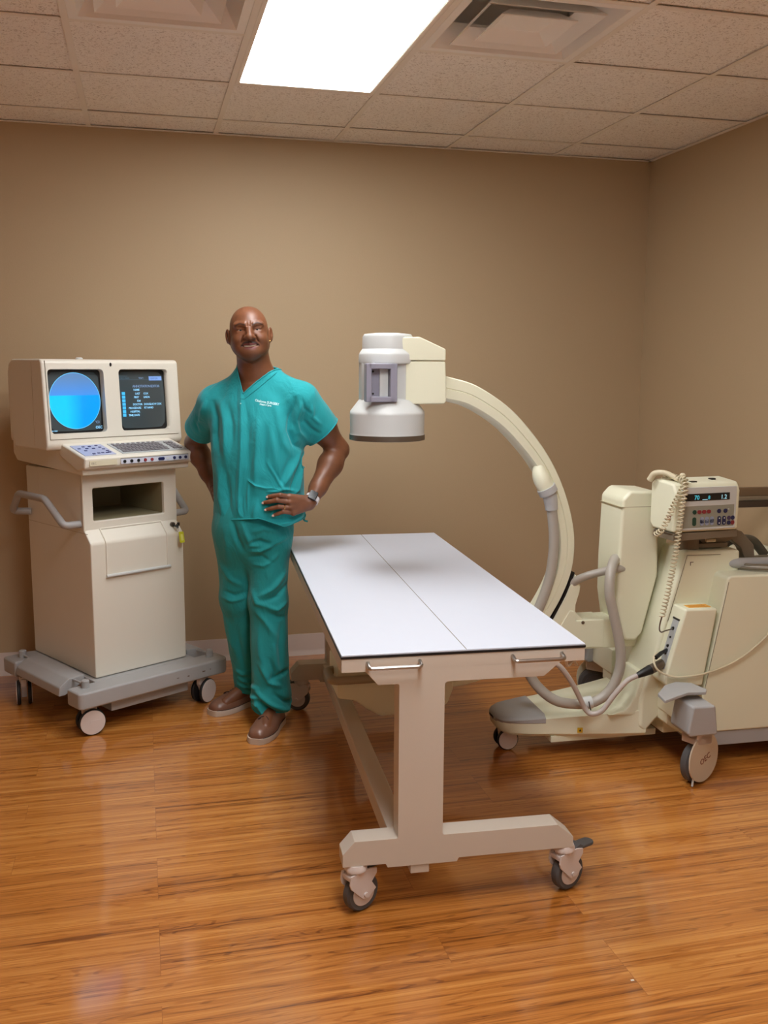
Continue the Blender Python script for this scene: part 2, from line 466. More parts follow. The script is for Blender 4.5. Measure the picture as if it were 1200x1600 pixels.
# stepped square supply diffusers
def vent(q, label, op):
    x0, x1, y0, y1 = q
    t = thing('air_vent', label, 'air vent', ((x0 + x1) / 2, (y0 + y1) / 2, H))
    def ring(o, i, zo, zi, th=.004):
        """square funnel from half width o at height zo to half width i at height zi"""
        s = [[(-a, -a, z), (a, -a, z), (a, a, z), (-a, a, z)] for a, z in ((o, zo), (i, zi), (i, zi + th), (o, zo + th))]
        bm = bmesh.new(); rr = [[bm.verts.new(p) for p in k] for k in s]
        for a in range(4):
            A, B = rr[a], rr[(a + 1) % 4]
            for k in range(4): bm.faces.new((A[k], A[(k + 1) % 4], B[(k + 1) % 4], B[k]))
        return bm
    obj('vent_frame', BM(ring(.292, .262, -.001, -.001), ring(.262, .215, -.001, .075)), VENTM, t)
    obj('cone', ring(.205, .150, -.004, .045), VENTM, t)
    obj('cone', BM(ring(.135, .088, -.006, .028, .003), box(-.089, .089, -.089, .089, .026, .030)), VENTM, t)
    hb = BM(box(-.285, .285, -.285, .285, .20, .205))
    for s in (-1, 1):
        merge(hb, box(s * .285 - .002, s * .285 + .002, -.285, .285, .02, .20)); merge(hb, box(-.285, .285, s * .285 - .002, s * .285 + .002, .02, .20))
    obj('back_pan', hb, VENTM, t)
    obj('duct_opening', lathe([(.10, .19), (.10, .199)], (op, .03, 0)), DUCT, t)
    return t
vent(VENTS[0], 'white square ceiling air vent left of the light panel', 0)
vent(VENTS[1], 'white square ceiling air vent right of the light panel, dark duct showing', -.01)
#==MARK-CART
# ================================================================== IMAGING WORKSTATION ON WHEELS
cart = thing('imaging_workstation', 'cream imaging cart with two screens and grey wheeled base, left of the man', 'medical cart', (-.238, 4.275, 0), R(31))
BW = .475
# body: lower block, recessed upper block with an open bay
def frame_face(x0, x1, z0, z1, hx0, hx1, hz0, hz1, y, dep, r=.008):
    """plate with a rectangular opening"""
    bm = bmesh.new()
    o = rrect(x0, x1, z0, z1, .006, 5); i = rrect(hx0, hx1, hz0, hz1, r, 5)
    for yy in (y, y + dep):
        pass
    A = [bm.verts.new((p[0], y, p[1])) for p in o]; B = [bm.verts.new((p[0], y, p[1])) for p in i]
    A2 = [bm.verts.new((p[0], y + dep, p[1])) for p in o]; B2 = [bm.verts.new((p[0], y + dep, p[1])) for p in i]
    n = len(o)
    for k in range(n):
        j = (k + 1) % n
        bm.faces.new((A[k], A[j], B[j], B[k])); bm.faces.new((A2[k], B2[k], B2[j], A2[j]))
        bm.faces.new((A[k], A2[k], A2[j], A[j])); bm.faces.new((B[k], B[j], B2[j], B2[k]))
    return bm
lower = prism([(0, .207), (.60, .207), (.60, 1.12), (.47, 1.12), (.47, .875), (.058, .875), (0, .815)], 'x', 0, BW, .010)
obj('body', lower, CREAM2, cart)
obj('upper_body', BM(box(0, .022, .058, .47, .87, 1.12), box(BW - .022, BW, .058, .47, .87, 1.12), box(.02, BW - .02, .058, .47, 1.075, 1.12)), CREAM2, cart)
bx0, bx1, bz0, bz1 = .048, .408, .905, 1.052
obj('bay_surround', bevel(frame_face(.0, BW, .862, 1.118, bx0, bx1, bz0, bz1, .052, .022), .003, 1, 60), CREAM2, cart)
lin = BM(box(bx0 - .004, bx1 + .004, .45, .455, bz0, bz1), box(bx0 - .006, bx0 - .001, .07, .45, bz0, bz1), box(bx1 + .001, bx1 + .006, .07, .45, bz0, bz1),
         box(bx0, bx1, .07, .45, bz0 - .004, bz0), box(bx0, bx1, .07, .45, bz1, bz1 + .004))
obj('bay_lining', lin, DULLIN, cart)
# raised panel outline over the front: groove on the slope and the face
def strip(pts, w, th=.002):
    return tube(fillet(pts, .014), w, 6, flat=1)
gx0, gx1 = .075, .385
obj('door_panel', BM(*[tube(fillet([(x, -.001, .672), (x, -.001, .817), (x, .052, .870)], .01), .0042, 8) for x in (gx0, gx1)], tube([(gx0, .050, .869), (gx1, .050, .869)], .0042, 8)), CREAM2, cart)
obj('door_handle_lip', tube([(gx0 - .006, -.006, .664), (gx1 + .010, -.006, .664)], .0075, 10), OFFW, cart)
obj('side_seam', BM(box(-.0004, .001, .02, .59, .855, .857)), SEAM2, cart)
# lock with key
lk = obj('lock', BM(cyl((.432, .024, .852), .011, .012, 'y')), DSTEEL, cart)
# apron under the keyboard and the keyboard shelf
apron = prism([(-.015, 1.118), (.62, 1.140), (.655, 1.175), (.655, 1.29), (.60, 1.30), (.58, 1.235), (.19, 1.235), (.165, 1.19), (-.015, 1.150)], 'x', -.030, BW + .030, .008)
obj('apron', apron, CREAM2, cart)
kb = prism([(-.045, 1.150), (-.052, 1.196), (.175, 1.252), (.175, 1.19), (.02, 1.135)], 'x', -.037, BW + .037, .009, 3)
kobj = obj('keyboard_shelf', kb, CREAM2, cart)
slope = math.atan2(1.252 - 1.196, .227)
def on_kb(bm):                                   # local xy plane -> sloping top of the shelf
    return xf(bm, Matrix.Translation((0, -.052, 1.1965)) @ Matrix.Rotation(slope, 4, 'X'))
obj('function_keypad', on_kb(box(-.020, .128, .028, .168, 0, .0022, .0008, 1)), LAVP, cart)
obj('keyboard', on_kb(box(.158, BW + .018, .028, .168, 0, .0022, .0008, 1)), KEYP, cart)
rk = random.Random(2)
kd = bmesh.new()
for r_ in range(5):
    y = .042 + r_ * .021
    for c_ in range(13):
        x = .170 + c_ * .0182 + (r_ % 2) * .004
        merge(kd, on_kb(box(x, x + .0148, y, y + .0145, .002, .0062)))
for c_ in range(9):
    x = .172 + c_ * .026
    merge(kd, on_kb(box(x, x + .012, .151, .158, .002, .005)))
for r_ in range(4):
    for c_ in range(2):
        x = .432 + c_ * .024
        merge(kd, on_kb(box(x, x + .018, .046 + r_ * .026, .064 + r_ * .026, .002, .006)))
tag(obj('keys', kd, KEYD, kobj), kind='stuff')
kk = bmesh.new()
for x, y in ((0, .12), (.03, .142), (.035, .118), (.015, .09), (.06, .143), (.065, .115), (.095, .15), (.1, .125), (.105, .10), (.055, .05), (.075, .052), (.095, .05), (.03, .045), (.11, .055), (.11, .075)):
    merge(kk, on_kb(box(x - .006, x + .006, y - .004, y + .004, .002, .0045)))
obj('keypad_marks', kk, KEYW, kobj)
# front of the shelf: badge plate and button strip  (front face tilts back a little)
def on_front(bm):
    return xf(bm, Matrix.Translation((0, -.0523, 1.1725)) @ Matrix.Rotation(R(-7.5), 4, 'X'))
obj('badge_plate', on_front(box(-.015, .115, .0, .003, -.012, .012, .0008, 1)), mat('badge_beige', srgb(206, 198, 170), .5), kobj)
obj('badge_lettering', on_front(place(text_bm('OEC', .013), (-.010, -.0004, -.004))), mat('badge_grey', srgb(130, 124, 112), .5), kobj)
bs = obj('button_strip', on_front(box(.132, .478, -.0005, .003, -.0115, .0125, .0008, 1)), mat('strip_grey', srgb(196, 200, 214), .4), kobj)
obj('strip_border', on_front(box(.132, .478, -.0012, .002, .0125, .0145)), SEAM, kobj)
for i, x in enumerate((.150, .184, .218, .252, .286)):
    obj('button', on_front(cyl((x, -.002, 0), .0068, .005, 'y', 20)), REDB if i > 2 else BLACK, bs)
for x in (.402, .432, .462): obj('button', on_front(cyl((x, -.002, 0), .0068, .005, 'y', 20)), NAVY, bs)
obj('rocker_button', on_front(prism(rrect(.318, .350, -.0065, .0065, .006), 'y', -.004, 0)), NAVY, bs)
obj('white_button', on_front(box(.362, .374, -.002, 0, -.003, .004)), OFFW, bs)
# monitor head: front bezel, side shell, rear hood
mx0, mx1 = -.104, BW + .104
obj('monitor_rear_hood', prism([(-.084, .40), (-.084, .555), (-.05, .60), (mx1 - .07, .60), (mx1 - .02, .555), (mx1 - .02, .40)], 'z', 1.235, 1.575, .02), CREAM2, cart)
hs = prism([(.160, 1.218), (.148, 1.240), (.172, 1.600), (.186, 1.612), (.46, 1.612), (.50, 1.588), (.50, 1.30), (.47, 1.218)], 'x', mx0, mx1, .014, 3)
# bezel plate with two openings, tilted back slightly
tilt = math.atan2(.024, .36)
def on_mon(bm):                                   # local xz plane at y=0 -> monitor face; z measured from its foot
    return xf(bm, Matrix.Translation((0, .1475, 1.240)) @ Matrix.Rotation(-tilt, 4, 'X'))
SCR = [(-.042 - .037, .171), (.213 - .0, .4625)]
sx = [(-.078, .187), (.262, .520)]
sz = (.050, .330)
# cut the screen recesses out of the shell with real pockets
shell = obj('monitor_shell', hs, CREAM2, cart)
for (a, b) in sx:
    c = obj('cutter', on_mon(prism(rrect(a, b, sz[0], sz[1], .018), 'y', -.05, .034)), CREAM2, cart)
    md = shell.modifiers.new('cut', 'BOOLEAN'); md.object = c; md.operation = 'DIFFERENCE'; md.solver = 'EXACT'
bpy.context.view_layer.update()
dg = bpy.context.evaluated_depsgraph_get()
nm = bpy.data.meshes.new_from_object(shell.evaluated_get(dg))
shell.modifiers.clear(); shell.data = nm
for o in [o for o in bpy.data.objects if o.name.startswith('cutter')]: bpy.data.objects.remove(o)
for p in nm.polygons: p.use_smooth = True
nm.set_sharp_from_angle(angle=R(30))
nm.materials.clear(); nm.materials.append(CREAM2)
shell.modifiers.new('weighted_normals', 'WEIGHTED_NORMAL').keep_sharp = True
# seam of the removable front
z0s, z1s = .006, .366
obj('bezel_seam', BM(on_mon(box(mx0 + .016, mx0 + .0185, -.0008, .002, z0s + .02, z1s)), on_mon(box(mx0 + .016, mx1 - .02, -.0008, .002, z0s + .018, z0s + .0205))), SEAM, shell)
obj('side_groove', BM(box(mx0 - .0006, mx0 + .001, .262, .265, 1.235, 1.60)), SEAM2, shell)
obj('indicator', on_mon(prism([(cos(a) * .0045 + .224, sin(a) * .0085 + .350) for a in [2 * pi * k / 16 for k in range(16)]], 'y', -.003, .002)), BLACK, shell)
obj('top_knob', lathe([(.016, 0), (.016, .005), (.010, .009)], (.12, .26, 1.612)), OFFW, shell)
GL1 = mat('crt_glass', srgb(70, 80, 84), .12)
def screen(a, b):
    """gently bulging tube face in its black mask"""
    w, h = b - a, sz[1] - sz[0]; n = 14; bm = bmesh.new(); g = []
    for i in range(n + 1):
        row = []
        for j in range(n + 1):
            u, v = i / n * 2 - 1, j / n * 2 - 1
            uu, vv = u * sqrt(1 - v * v * .06), v * sqrt(1 - u * u * .06)
            row.append(bm.verts.new((a + w / 2 + uu * (w / 2 - .009), .024 + .010 * (u * u + v * v) / 2, sz[0] + h / 2 + vv * (h / 2 - .009))))
        g.append(row)
    for i in range(n):
        for j in range(n): bm.faces.new((g[i][j], g[i + 1][j], g[i + 1][j + 1], g[i][j + 1]))
    return on_mon(bm)
s1 = obj('screen', screen(*sx[0]), GL1, cart, recalc=False); s2 = obj('screen', screen(*sx[1]), GL1, cart, recalc=False)
for s_, (a, b) in ((s1, sx[0]), (s2, sx[1])):
    obj('screen_mask', on_mon(prism(rrect(a + .0012, b - .0012, sz[0] + .0012, sz[1] - .0012, .016), 'y', .0325, .0335)), BLACK, s_)
# glowing round image on the left tube
def zlocal(x, z, a, b, off):
    u = (x - (a + b) / 2) / ((b - a) / 2); v = (z - (sz[0] + sz[1]) / 2) / ((sz[1] - sz[0]) / 2)
    return .024 + .010 * (u * u + v * v) / 2 - off
def glow_poly(outline, a, b, off, M, parent, name, n=10):
    bm = bmesh.new(); cx = sum(p[0] for p in outline) / len(outline); cz = sum(p[1] for p in outline) / len(outline)
    rings = []
    for k in range(n, -1, -1):
        f = k / n
        if k == 0: rings.append([bm.verts.new((cx, zlocal(cx, cz, a, b, off), cz))])
        else: rings.append([bm.verts.new((cx + (x - cx) * f, zlocal(cx + (x - cx) * f, cz + (z - cz) * f, a, b, off), cz + (z - cz) * f)) for x, z in outline])
    for A, B in zip(rings, rings[1:]):
        m_ = len(A)
        for i in range(m_):
            if len(B) == 1: bm.faces.new((A[i], A[(i + 1) % m_], B[0]))
            else: bm.faces.new((A[i], A[(i + 1) % m_], B[(i + 1) % m_], B[i]))
    return obj(name, on_mon(bm), M, parent, recalc=False)
a, b = sx[0]; ccx, ccz, cr_ = (a + b) / 2, .192, .121
rim = [(ccx + cr_ * cos(t), ccz + cr_ * 1.02 * sin(t)) for t in [2 * pi * k / 64 for k in range(64)]]
def disp_mat():
    """X-ray field: hazy blue above the horizon line, cyan to azure below"""
    M = bpy.data.materials.new('xray_image_glow'); M.use_nodes = True
    nt = M.node_tree; N = nt.nodes; L = nt.links; bs_ = N['Principled BSDF']; bs_.inputs['Base Color'].default_value = (.01, .01, .01, 1); bs_.inputs['Roughness'].default_value = .2
    tc = N.new('ShaderNodeTexCoord'); sp = N.new('ShaderNodeSeparateXYZ'); L.new(tc.outputs['Object'], sp.inputs[0])
    r1 = N.new('ShaderNodeMapRange'); r1.inputs['From Min'].default_value = ccx - .045; r1.inputs['From Max'].default_value = ccx + .035; L.new(sp.outputs['X'], r1.inputs['Value'])
    low = N.new('ShaderNodeMix'); low.data_type = 'RGBA'; low.inputs['A'].default_value = srgb(0, 205, 255); low.inputs['B'].default_value = srgb(0, 160, 255); L.new(r1.outputs[0], low.inputs['Factor'])
    zz = 1.240 + ccz
    r2_ = N.new('ShaderNodeMapRange'); r2_.inputs['From Min'].default_value = zz + .02; r2_.inputs['From Max'].default_value = zz + .10; L.new(sp.outputs['Z'], r2_.inputs['Value'])
    hi = N.new('ShaderNodeMix'); hi.data_type = 'RGBA'; hi.inputs['A'].default_value = srgb(72, 150, 240); hi.inputs['B'].default_value = srgb(98, 140, 190); L.new(r2_.outputs[0], hi.inputs['Factor'])
    r3 = N.new('ShaderNodeMapRange'); r3.inputs['From Min'].default_value = zz + .020; r3.inputs['From Max'].default_value = zz + .024; L.new(sp.outputs['Z'], r3.inputs['Value'])
    mx = N.new('ShaderNodeMix'); mx.data_type = 'RGBA'; L.new(r3.outputs[0], mx.inputs['Factor']); L.new(low.outputs['Result'], mx.inputs['A']); L.new(hi.outputs['Result'], mx.inputs['B'])
    L.new(mx.outputs['Result'], bs_.inputs['Emission Color']); bs_.inputs['Emission Strength'].default_value = 0.95
    return M
glow_poly(rim, a, b, .0012, disp_mat(), s1, 'xray_image')
RIMM = emit('image_rim', srgb(110, 205, 255), 1.0)
obj('image_rim', on_mon(tube([(x, zlocal(x, z, a, b, .0014), z) for x, z in rim], .0011, 6, closed=True)), RIMM, s1)
TXT = emit('screen_text', srgb(150, 215, 255), 1.0); TXT2 = emit('screen_text_dim', srgb(135, 165, 205), .9); BARM = emit('screen_blue', srgb(70, 190, 255), 1.0)
BARD = emit('screen_bar', srgb(130, 170, 235), .9); LINE = emit('screen_line', srgb(95, 130, 150), .6)
def scr_text(s, x, z, size, M, scr, ab, bold=0.0, spacing=1.0):
    bm = text_bm(s, size, .0001, spacing=spacing, bold=bold)
    for v in bm.verts:
        v.co = Vector((v.co.x + x, 0, v.co.z + z)); v.co.y = zlocal(v.co.x, v.co.z, ab[0], ab[1], .0018)
    return obj('screen_lettering', on_mon(bm), M, scr, recalc=False)
scr_text('OEC', b - .042, .066, .017, TXT, s1, sx[0], .0004)
scr_text("'C3", b - .042, .090, .015, TXT2, s1, sx[0], .0003)
scr_text('OK FREE', a + .012, .060, .0075, TXT, s1, sx[0], .0002)
a, b = sx[1]
def scr_box(x0, x1, z0, z1, M, name='screen_block'):
    bm = bmesh.new(); bm.faces.new([bm.verts.new((x, zlocal(x, z, a, b, .0016), z)) for x, z in ((x0, z0), (x1, z0), (x1, z1), (x0, z1))])
    return obj(name, on_mon(bm), M, s2, recalc=False)
scr_box(a + .016, b - .016, .2985, .2998, LINE); scr_box(a + .016, b - .090, .2825, .2836, LINE)
scr_box(b - .088, b - .018, .279, .298, BARD)
scr_text('OEC-9600', a + .020, .2865, .011, LINE, s2, sx[1]); scr_text('TEXT', a + .115, .2865, .011, TXT2, s2, sx[1]); scr_text('EDITOR', b - .078, .2845, .011, mat('scr_dark', srgb(60, 90, 160), .4), s2, sx[1])
scr_text('ANNOTATION EDITOR', a + .080, .247, .0165, TXT2, s2, sx[1], .0001, .78)
rows = [('NAME', '', .232), ('LAST', 'COX', .2145), ('FIRST', 'LINDA', .198), ('ID#', '', .1815), ('DOCTOR', 'DOUGLAS W COX', .165), ('PROCEDURE', 'RT HAND', .1485), ('HOSPITAL', '', .132), ('TIME, DATE', '', .1155)]
for i, (l_, r_, z) in enumerate(rows):
    w = len(l_) * .0076
    x = a + .122 - w if i != 0 else a + .084
    if i == 7: x = a + .052
    scr_text(l_, x, z, .0125, TXT, s2, sx[1], .0003, .86)
    if r_: scr_text(r_, a + .134, z, .0125, TXT, s2, sx[1], .0003, .86)
    if i: scr_box(a + .024, a + .040, z - .001, z + .0125, BARM)
# side handles
def side_handle(x, sgn):
    P = [(x, .085, .895), (x - sgn * .075, .085, .895), (x - sgn * .088, .23, 1.0), (x - sgn * .088, .49, 1.0), (x - sgn * .075, .595, .905), (x, .56, .90)]
    return tube(fillet(P, .022, 5), .0165, 12)
obj('side_handle', side_handle(0, 1), GREY, cart); obj('side_handle', side_handle(BW, -1), GREY, cart)
# wheeled base
fb = prism([(-.150, -.020), (-.150, -.122), (-.135, -.136), (.600, -.136), (.622, -.115), (.622, -.020)], 'z', .130, .205, .012, 3)
obj('front_beam', fb, GREY, cart)
for sx0, sx1, sz0_, sz1_ in ((.470, .485, .163, .169), (.388, .398, .160, .165), (.512, .517, .166, .171), (.33, .342, .164, .167)):
    obj('scuff_mark', box(sx0, sx1, -.1366, -.135, sz0_, sz1_), SCUFF, cart)
obj('rear_beam', prism([(-.150, .490), (-.150, .62), (.622, .62), (.622, .490)], 'z', .130, .205, .012, 3), GREY, cart)
obj('platform', box(-.02, .50, -.03, .60, .150, .206, .004), GREY, cart)
obj('undertray', box(.02, .42, -.09, .50, .075, .135, .006), GREY, cart)
def pedal_bar(s):
    x0, x1 = (-.155, -.030) if s < 0 else (.505, .625)
    sec = [(x0, .150), (x0 + .004, .190), (x0 + .05, .222), (x1, .226), (x1, .195), (x0 + .03, .150)] if s < 0 else [(x1, .150), (x1 - .004, .190), (x1 - .05, .222), (x0, .226), (x0, .195), (x1 - .03, .150)]
    return prism(sec, 'y', .045, .470, .006)
obj('brake_pedal', pedal_bar(-1), GREY, cart); obj('brake_pedal', pedal_bar(1), GREY, cart)
for x in (-.085, .56):
    for y in (-.065, .545):
        k = obj('brake_knob', lathe([(.017, .200), (.017, .236), (.013, .240)], (x, y, 0)), GREY, cart)
        obj('brake_rod', tube([(x, y, .218), (x, y + (.115 if y < 0 else -.08), .214)], .005, 8), GREY, k)
def twin_caster(x, y, rz, r=.058, lowp=True):
    c = obj('caster', place(BM(prism([(-.03, .128), (.03, .128), (.034, .09), (.02, .035), (-.005, .035), (-.018, .07), (-.032, .095)], 'y', -.012, .012, .003), cyl((0, 0, .12), .02, .03)), (x, y, 0), rz), CASTW, cart)
    for s in (-1, 1):
        w = obj('wheel', place(cyl((.005, s * .024, r), r, .016, 'y', 40, .004), (x, y, 0), rz), BTYRE, c)
        obj('hub_cap', place(BM(lathe([(r - .004, s * .0325), (r - .005, s * .0345), (.002, s * .0355)], (.005, 0, r), 'y', 40), prism(rrect(-.008, .040, r - .013, r + .010, .010), 'y', s * .0355 - .0008, s * .0355 + .0008, 0)), (x, y, 0), rz), CASTW, w)
    return c
twin_caster(-.080, -.080, R(-12)); twin_caster(.500, -.090, R(18)); twin_caster(-.120, .470, R(66)); twin_caster(.56, .56, R(20))

# key and its tag hanging from the lock
ky = thing('key', 'small black key with yellow plastic tag hanging on the cart front', 'key', cart.matrix_world @ Vector((0, 0, 0)) if False else (0, 0, 0))
import mathutils
CM = Matrix.Translation((-.238, 4.275, 0)) @ Matrix.Rotation(R(31), 4, 'Z')
kp = CM @ Vector((.432, .010, .848)); ky.location = kp; ky.rotation_euler = (0, 0, R(31))
obj('key_blade', BM(box(-.003, .003, -.016, .008, -.003, .003), lathe([(.010, -.002), (.010, .002)], (.0, -.024, 0), 'x', 20), box(.006, .018, -.02, -.012, .0, .016, .002)), BLACK, ky)
obj('key_ring', tube([(.001, -.026 + .0 * k, -.012 + .0) if False else (.006 * cos(2 * pi * k / 16), -.026, -.014 + .010 * sin(2 * pi * k / 16)) for k in range(16)], .0010, 6, closed=True), STEEL, ky)
obj('tag', place(BM(prism(rrect(-.0125, .0125, -.052, 0, .004), 'y', -.002, .002, .0008), ), (.008, -.042, -.024), 0, R(-12)), YELLOW, ky)
obj('tag_label', place(prism(rrect(-.006, .006, -.042, -.012, .002), 'y', -.0026, -.002), (.008, -.042, -.024), 0, R(-12)), mat('tag_pale', srgb(226, 226, 120), .5), ky)
#==MARK-TABLE
# ================================================================== IMAGING TABLE
TW, TL, TZ = .722, 1.900, .790
table = thing('imaging_table', 'white-topped wheeled X-ray table with pinkish-white steel stand in the middle of the room', 'table', (.518, 2.532, 0), R(-3.6))
obj('tabletop', box(0, TW, 0, TL, TZ - .006, TZ, .0012, 1), TABTOP, table)
obj('top_seam', box(TW / 2 + .000, TW / 2 + .0022, .001, TL - .001, TZ - .0005, TZ + .0003), SEAM, table)
obj('edge_band', box(-.0015, TW + .0015, -.0015, TL + .0015, TZ - .012, TZ - .0055), EDGE, table)
fr = BM(box(0, TW, 0, .030, TZ - .052, TZ - .0115, .002), box(0, TW, TL - .03, TL, TZ - .052, TZ - .0115, .002), box(0, .028, .03, TL - .03, TZ - .052, TZ - .0115), box(TW - .028, TW, .03, TL - .03, TZ - .052, TZ - .0115),
        box(.028, TW - .028, .03, TL - .03, TZ - .02, TZ - .0115))
obj('top_frame', fr, FRAME, table)
def bow(x0, x1, y, z):
    return tube(fillet([(x0, y, z + .008), (x0, y - .030, z), (x1, y - .030, z), (x1, y, z + .008)], .010, 5), .0058, 10)
obj('handle', bow(.075, .225, 0, TZ - .034), STEEL, table); obj('handle', bow(.500, .650, 0, TZ - .034), STEEL, table)
obj('handle', tube(fillet([(TW - .05, .02, TZ - .055), (TW - .045, .02, TZ - .075), (TW - .01, .06, TZ - .07), (TW + .0, .06, TZ - .085)], .01), .005, 8), FRAME, table)
def stand(y0, y1, name):
    def rc(p, r):                                  # round an inner corner: (corner, from, to)
        c, a, b = [Vector(v) for v in p]; A = c + (a - c).normalized() * r; B = c + (b - c).normalized() * r
        return [tuple(A * (1 - t) ** 2 + c * 2 * t * (1 - t) + B * t * t) for t in (0, .33, .67, 1)]
    sil = [(.066, .742), (.105, .697)] + rc(((.166, .697), (.105, .697), (.166, .23)), .006) + rc(((.166, .229), (.166, .697), (.03, .229)), .006) + \
          [(.038, .229), (.003, .190), (.003, .152), (.130, .152), (.136, .140), (.345, .140), (.351, .152), (.708, .152), (.708, .186), (.657, .229)] + \
          rc(((.300, .229), (.657, .229), (.300, .697)), .006) + rc(((.300, .697), (.300, .23), (.598, .697)), .012) + [(.598, .697), (.652, .742)]
    s = obj(name, BM(prism(sil, 'y', y0, y1, .0035, 2), box(.205, .262, y0 + .004, y1, .112, .145, .003)), FRAME, table)
    return s
stand(.0, .072, 'stand'); stand(1.68, 1.752, 'stand')
obj('stretcher', box(.148, .212, .05, 1.70, .160, .225, .006), FRAME, table)
def table_caster(x, y, rz, brake):
    h = .152; r = .057; W_ = 1.14
    def fkp(a_, b_): return prism([(x * W_, z) for x, z in [(-.030, h - .024), (.030, h - .018), (.052, h - .024), (.052, h - .040), (.036, .090), (.050, .066), (.024, .040), (.008, .044), (-.030, .088), (-.034, h - .05)]], 'y', a_, b_, .0015)
    fk = fkp(-.026, -.020); fk2 = fkp(.020, .026)
    c = obj('caster', place(BM(fk, fk2, prism([(-.034, h - .03), (.052, h - .026), (.052, h - .036), (-.034, h - .045)], 'y', -.022, .022, .003), lathe([(.034, h - .018), (.034, h - .010), (.030, h - .002), (.030, h)], seg=32), lathe([(.026, h - .032), (.03, h - .018)], seg=32), lathe([(.007, -.031), (.007, .031)], (.018, 0, .057), 'y', 16)), (x, y, 0), rz), CASTW, table)
    w = obj('wheel', place(lathe([(.038, -.015), (.051, -.0165), (r, -.010), (r, .010), (.051, .0165), (.038, .015)], (.018, 0, r), 'y', 48), (x, y, 0), rz), TYRE, c)
    obj('hub', place(BM(lathe([(.039, -.016), (.038, -.0175), (.008, -.0185)], (.018, 0, r), 'y', 40), lathe([(.039, .016), (.038, .0175), (.008, .0185)], (.018, 0, r), 'y', 40)), (x, y, 0), rz), CASTW, w)
    if brake:
        obj('brake_lever', place(BM(prism(rrect(.03, .12, -.02, .02, .018), 'z', h - .030, h - .020, .003), prism([(.03, h - .02), (.055, h - .012), (.075, h - .024), (.06, h - .034)], 'y', -.018, .018, .002)), (x, y, 0), rz), TYRE, c)
    else:
        obj('brake_lever', place(BM(prism(rrect(.03, .085, -.018, .018, .012), 'z', h - .024, h - .016, .003)), (x, y, 0), rz), TYRE, c)
    return c
table_caster(.045, .024, R(28), False); table_caster(.690, .030, R(24), True)
table_caster(.052, 1.715, R(160), False); table_caster(.662, 1.715, R(200), False)
#==MARK-CARM
# ================================================================== MOBILE C-ARM X-RAY MACHINE
ca = thing('xray_machine', 'cream mobile C-arm X-ray machine with grey hoses standing right of the table', 'X-ray machine', (1.443, 3.6, 0), R(-2))
ARC = [(-.330, 1.560), (-.282, 1.549), (-.172, 1.515), (-.036, 1.428), (.075, 1.313), (.156, 1.198), (.216, 1.067), (.249, .946), (.257, .850), (.246, .757), (.212, .664), (.165, .578), (.108, .490), (.030, .402), (-.075, .340), (-.20, .305), (-.30, .30)]
pa = spline([(x, 0, z) for x, z in ARC], 7)
def sweep(path, sec, thick):
    """section (depth into the curve, y) swept along a curve in the xz plane"""
    secs = []
    n = len(path)
    for i, p in enumerate(path):
        t = (path[min(i + 1, n - 1)] - path[max(i - 1, 0)]).normalized()
        inn = Vector((-t.z, 0, t.x)) * -1
        inn = Vector((t.z, 0, -t.x))
        k = thick(i / (n - 1))
        secs.append([p + inn * (d * k) + Vector((0, y, 0)) for d, y in sec])
    return loft(secs)
hw = .055
SEC = [(0, -hw + .006), (.05, -hw), (.44, -hw), (.47, -hw + .004), (.50, -hw), (.86, -hw + .002), (1.0, -hw + .018), (1.0, hw - .018), (.86, hw - .002), (.5, hw), (.47, hw - .004), (.44, hw), (.05, hw), (0, hw - .006)]
pa_c = [p for p in pa]
test = (pa[1] - pa[0]).normalized()
arc_bm = sweep(pa, SEC, lambda t: -(.102 - .034 * min(1, t * 3.2)) if False else (.102 - .034 * min(1, t * 3.2)))
obj('c_arc', arc_bm, CREAM, ca, angle=40)
# image intensifier
ix, iy = -.520, 0.0
obj('intensifier_drum', lathe([(.088, 1.47), (.110, 1.462), (.144, 1.418), (.1455, 1.405), (.1445, 1.335), (.146, 1.328)], (ix, iy, 0), seg=64), OFFW, ca)
obj('drum_rim', lathe([(.140, 1.3285), (.1475, 1.328), (.1475, 1.308), (.140, 1.306)], (ix, iy, 0), seg=64), DSTEEL, ca)
neck = prism([(ix + x, iy + y) for x, y in [(-.108, -.030), (-.078, -.082), (-.070, -.088), (.030, -.088), (.060, -.086), (.095, -.04), (.095, .04), (.055, .088), (-.070, .088), (-.108, .03)]], 'z', 1.45, 1.607, .006)
obj('intensifier_neck', neck, OFFW, ca)
obj('intensifier_cap', lathe([(.110, 1.600), (.112, 1.606), (.111, 1.632), (.108, 1.640), (.098, 1.655), (.097, 1.70), (.090, 1.711), (.05, 1.715)], (ix, iy, 0), seg=64), OFFW, ca)
# grip frame on the near side
hx0, hx1, hz0, hz1, hy = ix - .108, ix + .010, 1.457, 1.600, -.088
g = bmesh.new()
merge(g, prism(rrect(hx0, hx0 + .020, hz0, hz1, .004), 'y', hy - .042, hy + .004)); merge(g, prism(rrect(hx1 - .026, hx1, hz0, hz1, .004), 'y', hy - .042, hy + .004))
merge(g, prism(rrect(hx0 + .01, hx1 - .01, hz1 - .020, hz1, .004), 'y', hy - .042, hy + .004)); merge(g, prism(rrect(hx0 + .01, hx1 - .01, hz0, hz0 + .020, .004), 'y', hy - .042, hy + .004))
merge(g, box(hx0 + .012, hx1 - .055, hy - .004, hy + .002, hz0 + .01, hz1 - .01))
gr = obj('grip_frame', bevel(g, .002, 1, 50), GREYLAV, ca)
obj('grip_pad', prism(rrect(hx1 - .062, hx1 - .028, hz0 + .018, hz1 - .018, .004), 'y', hy - .012, hy, .003), OFFW, gr)
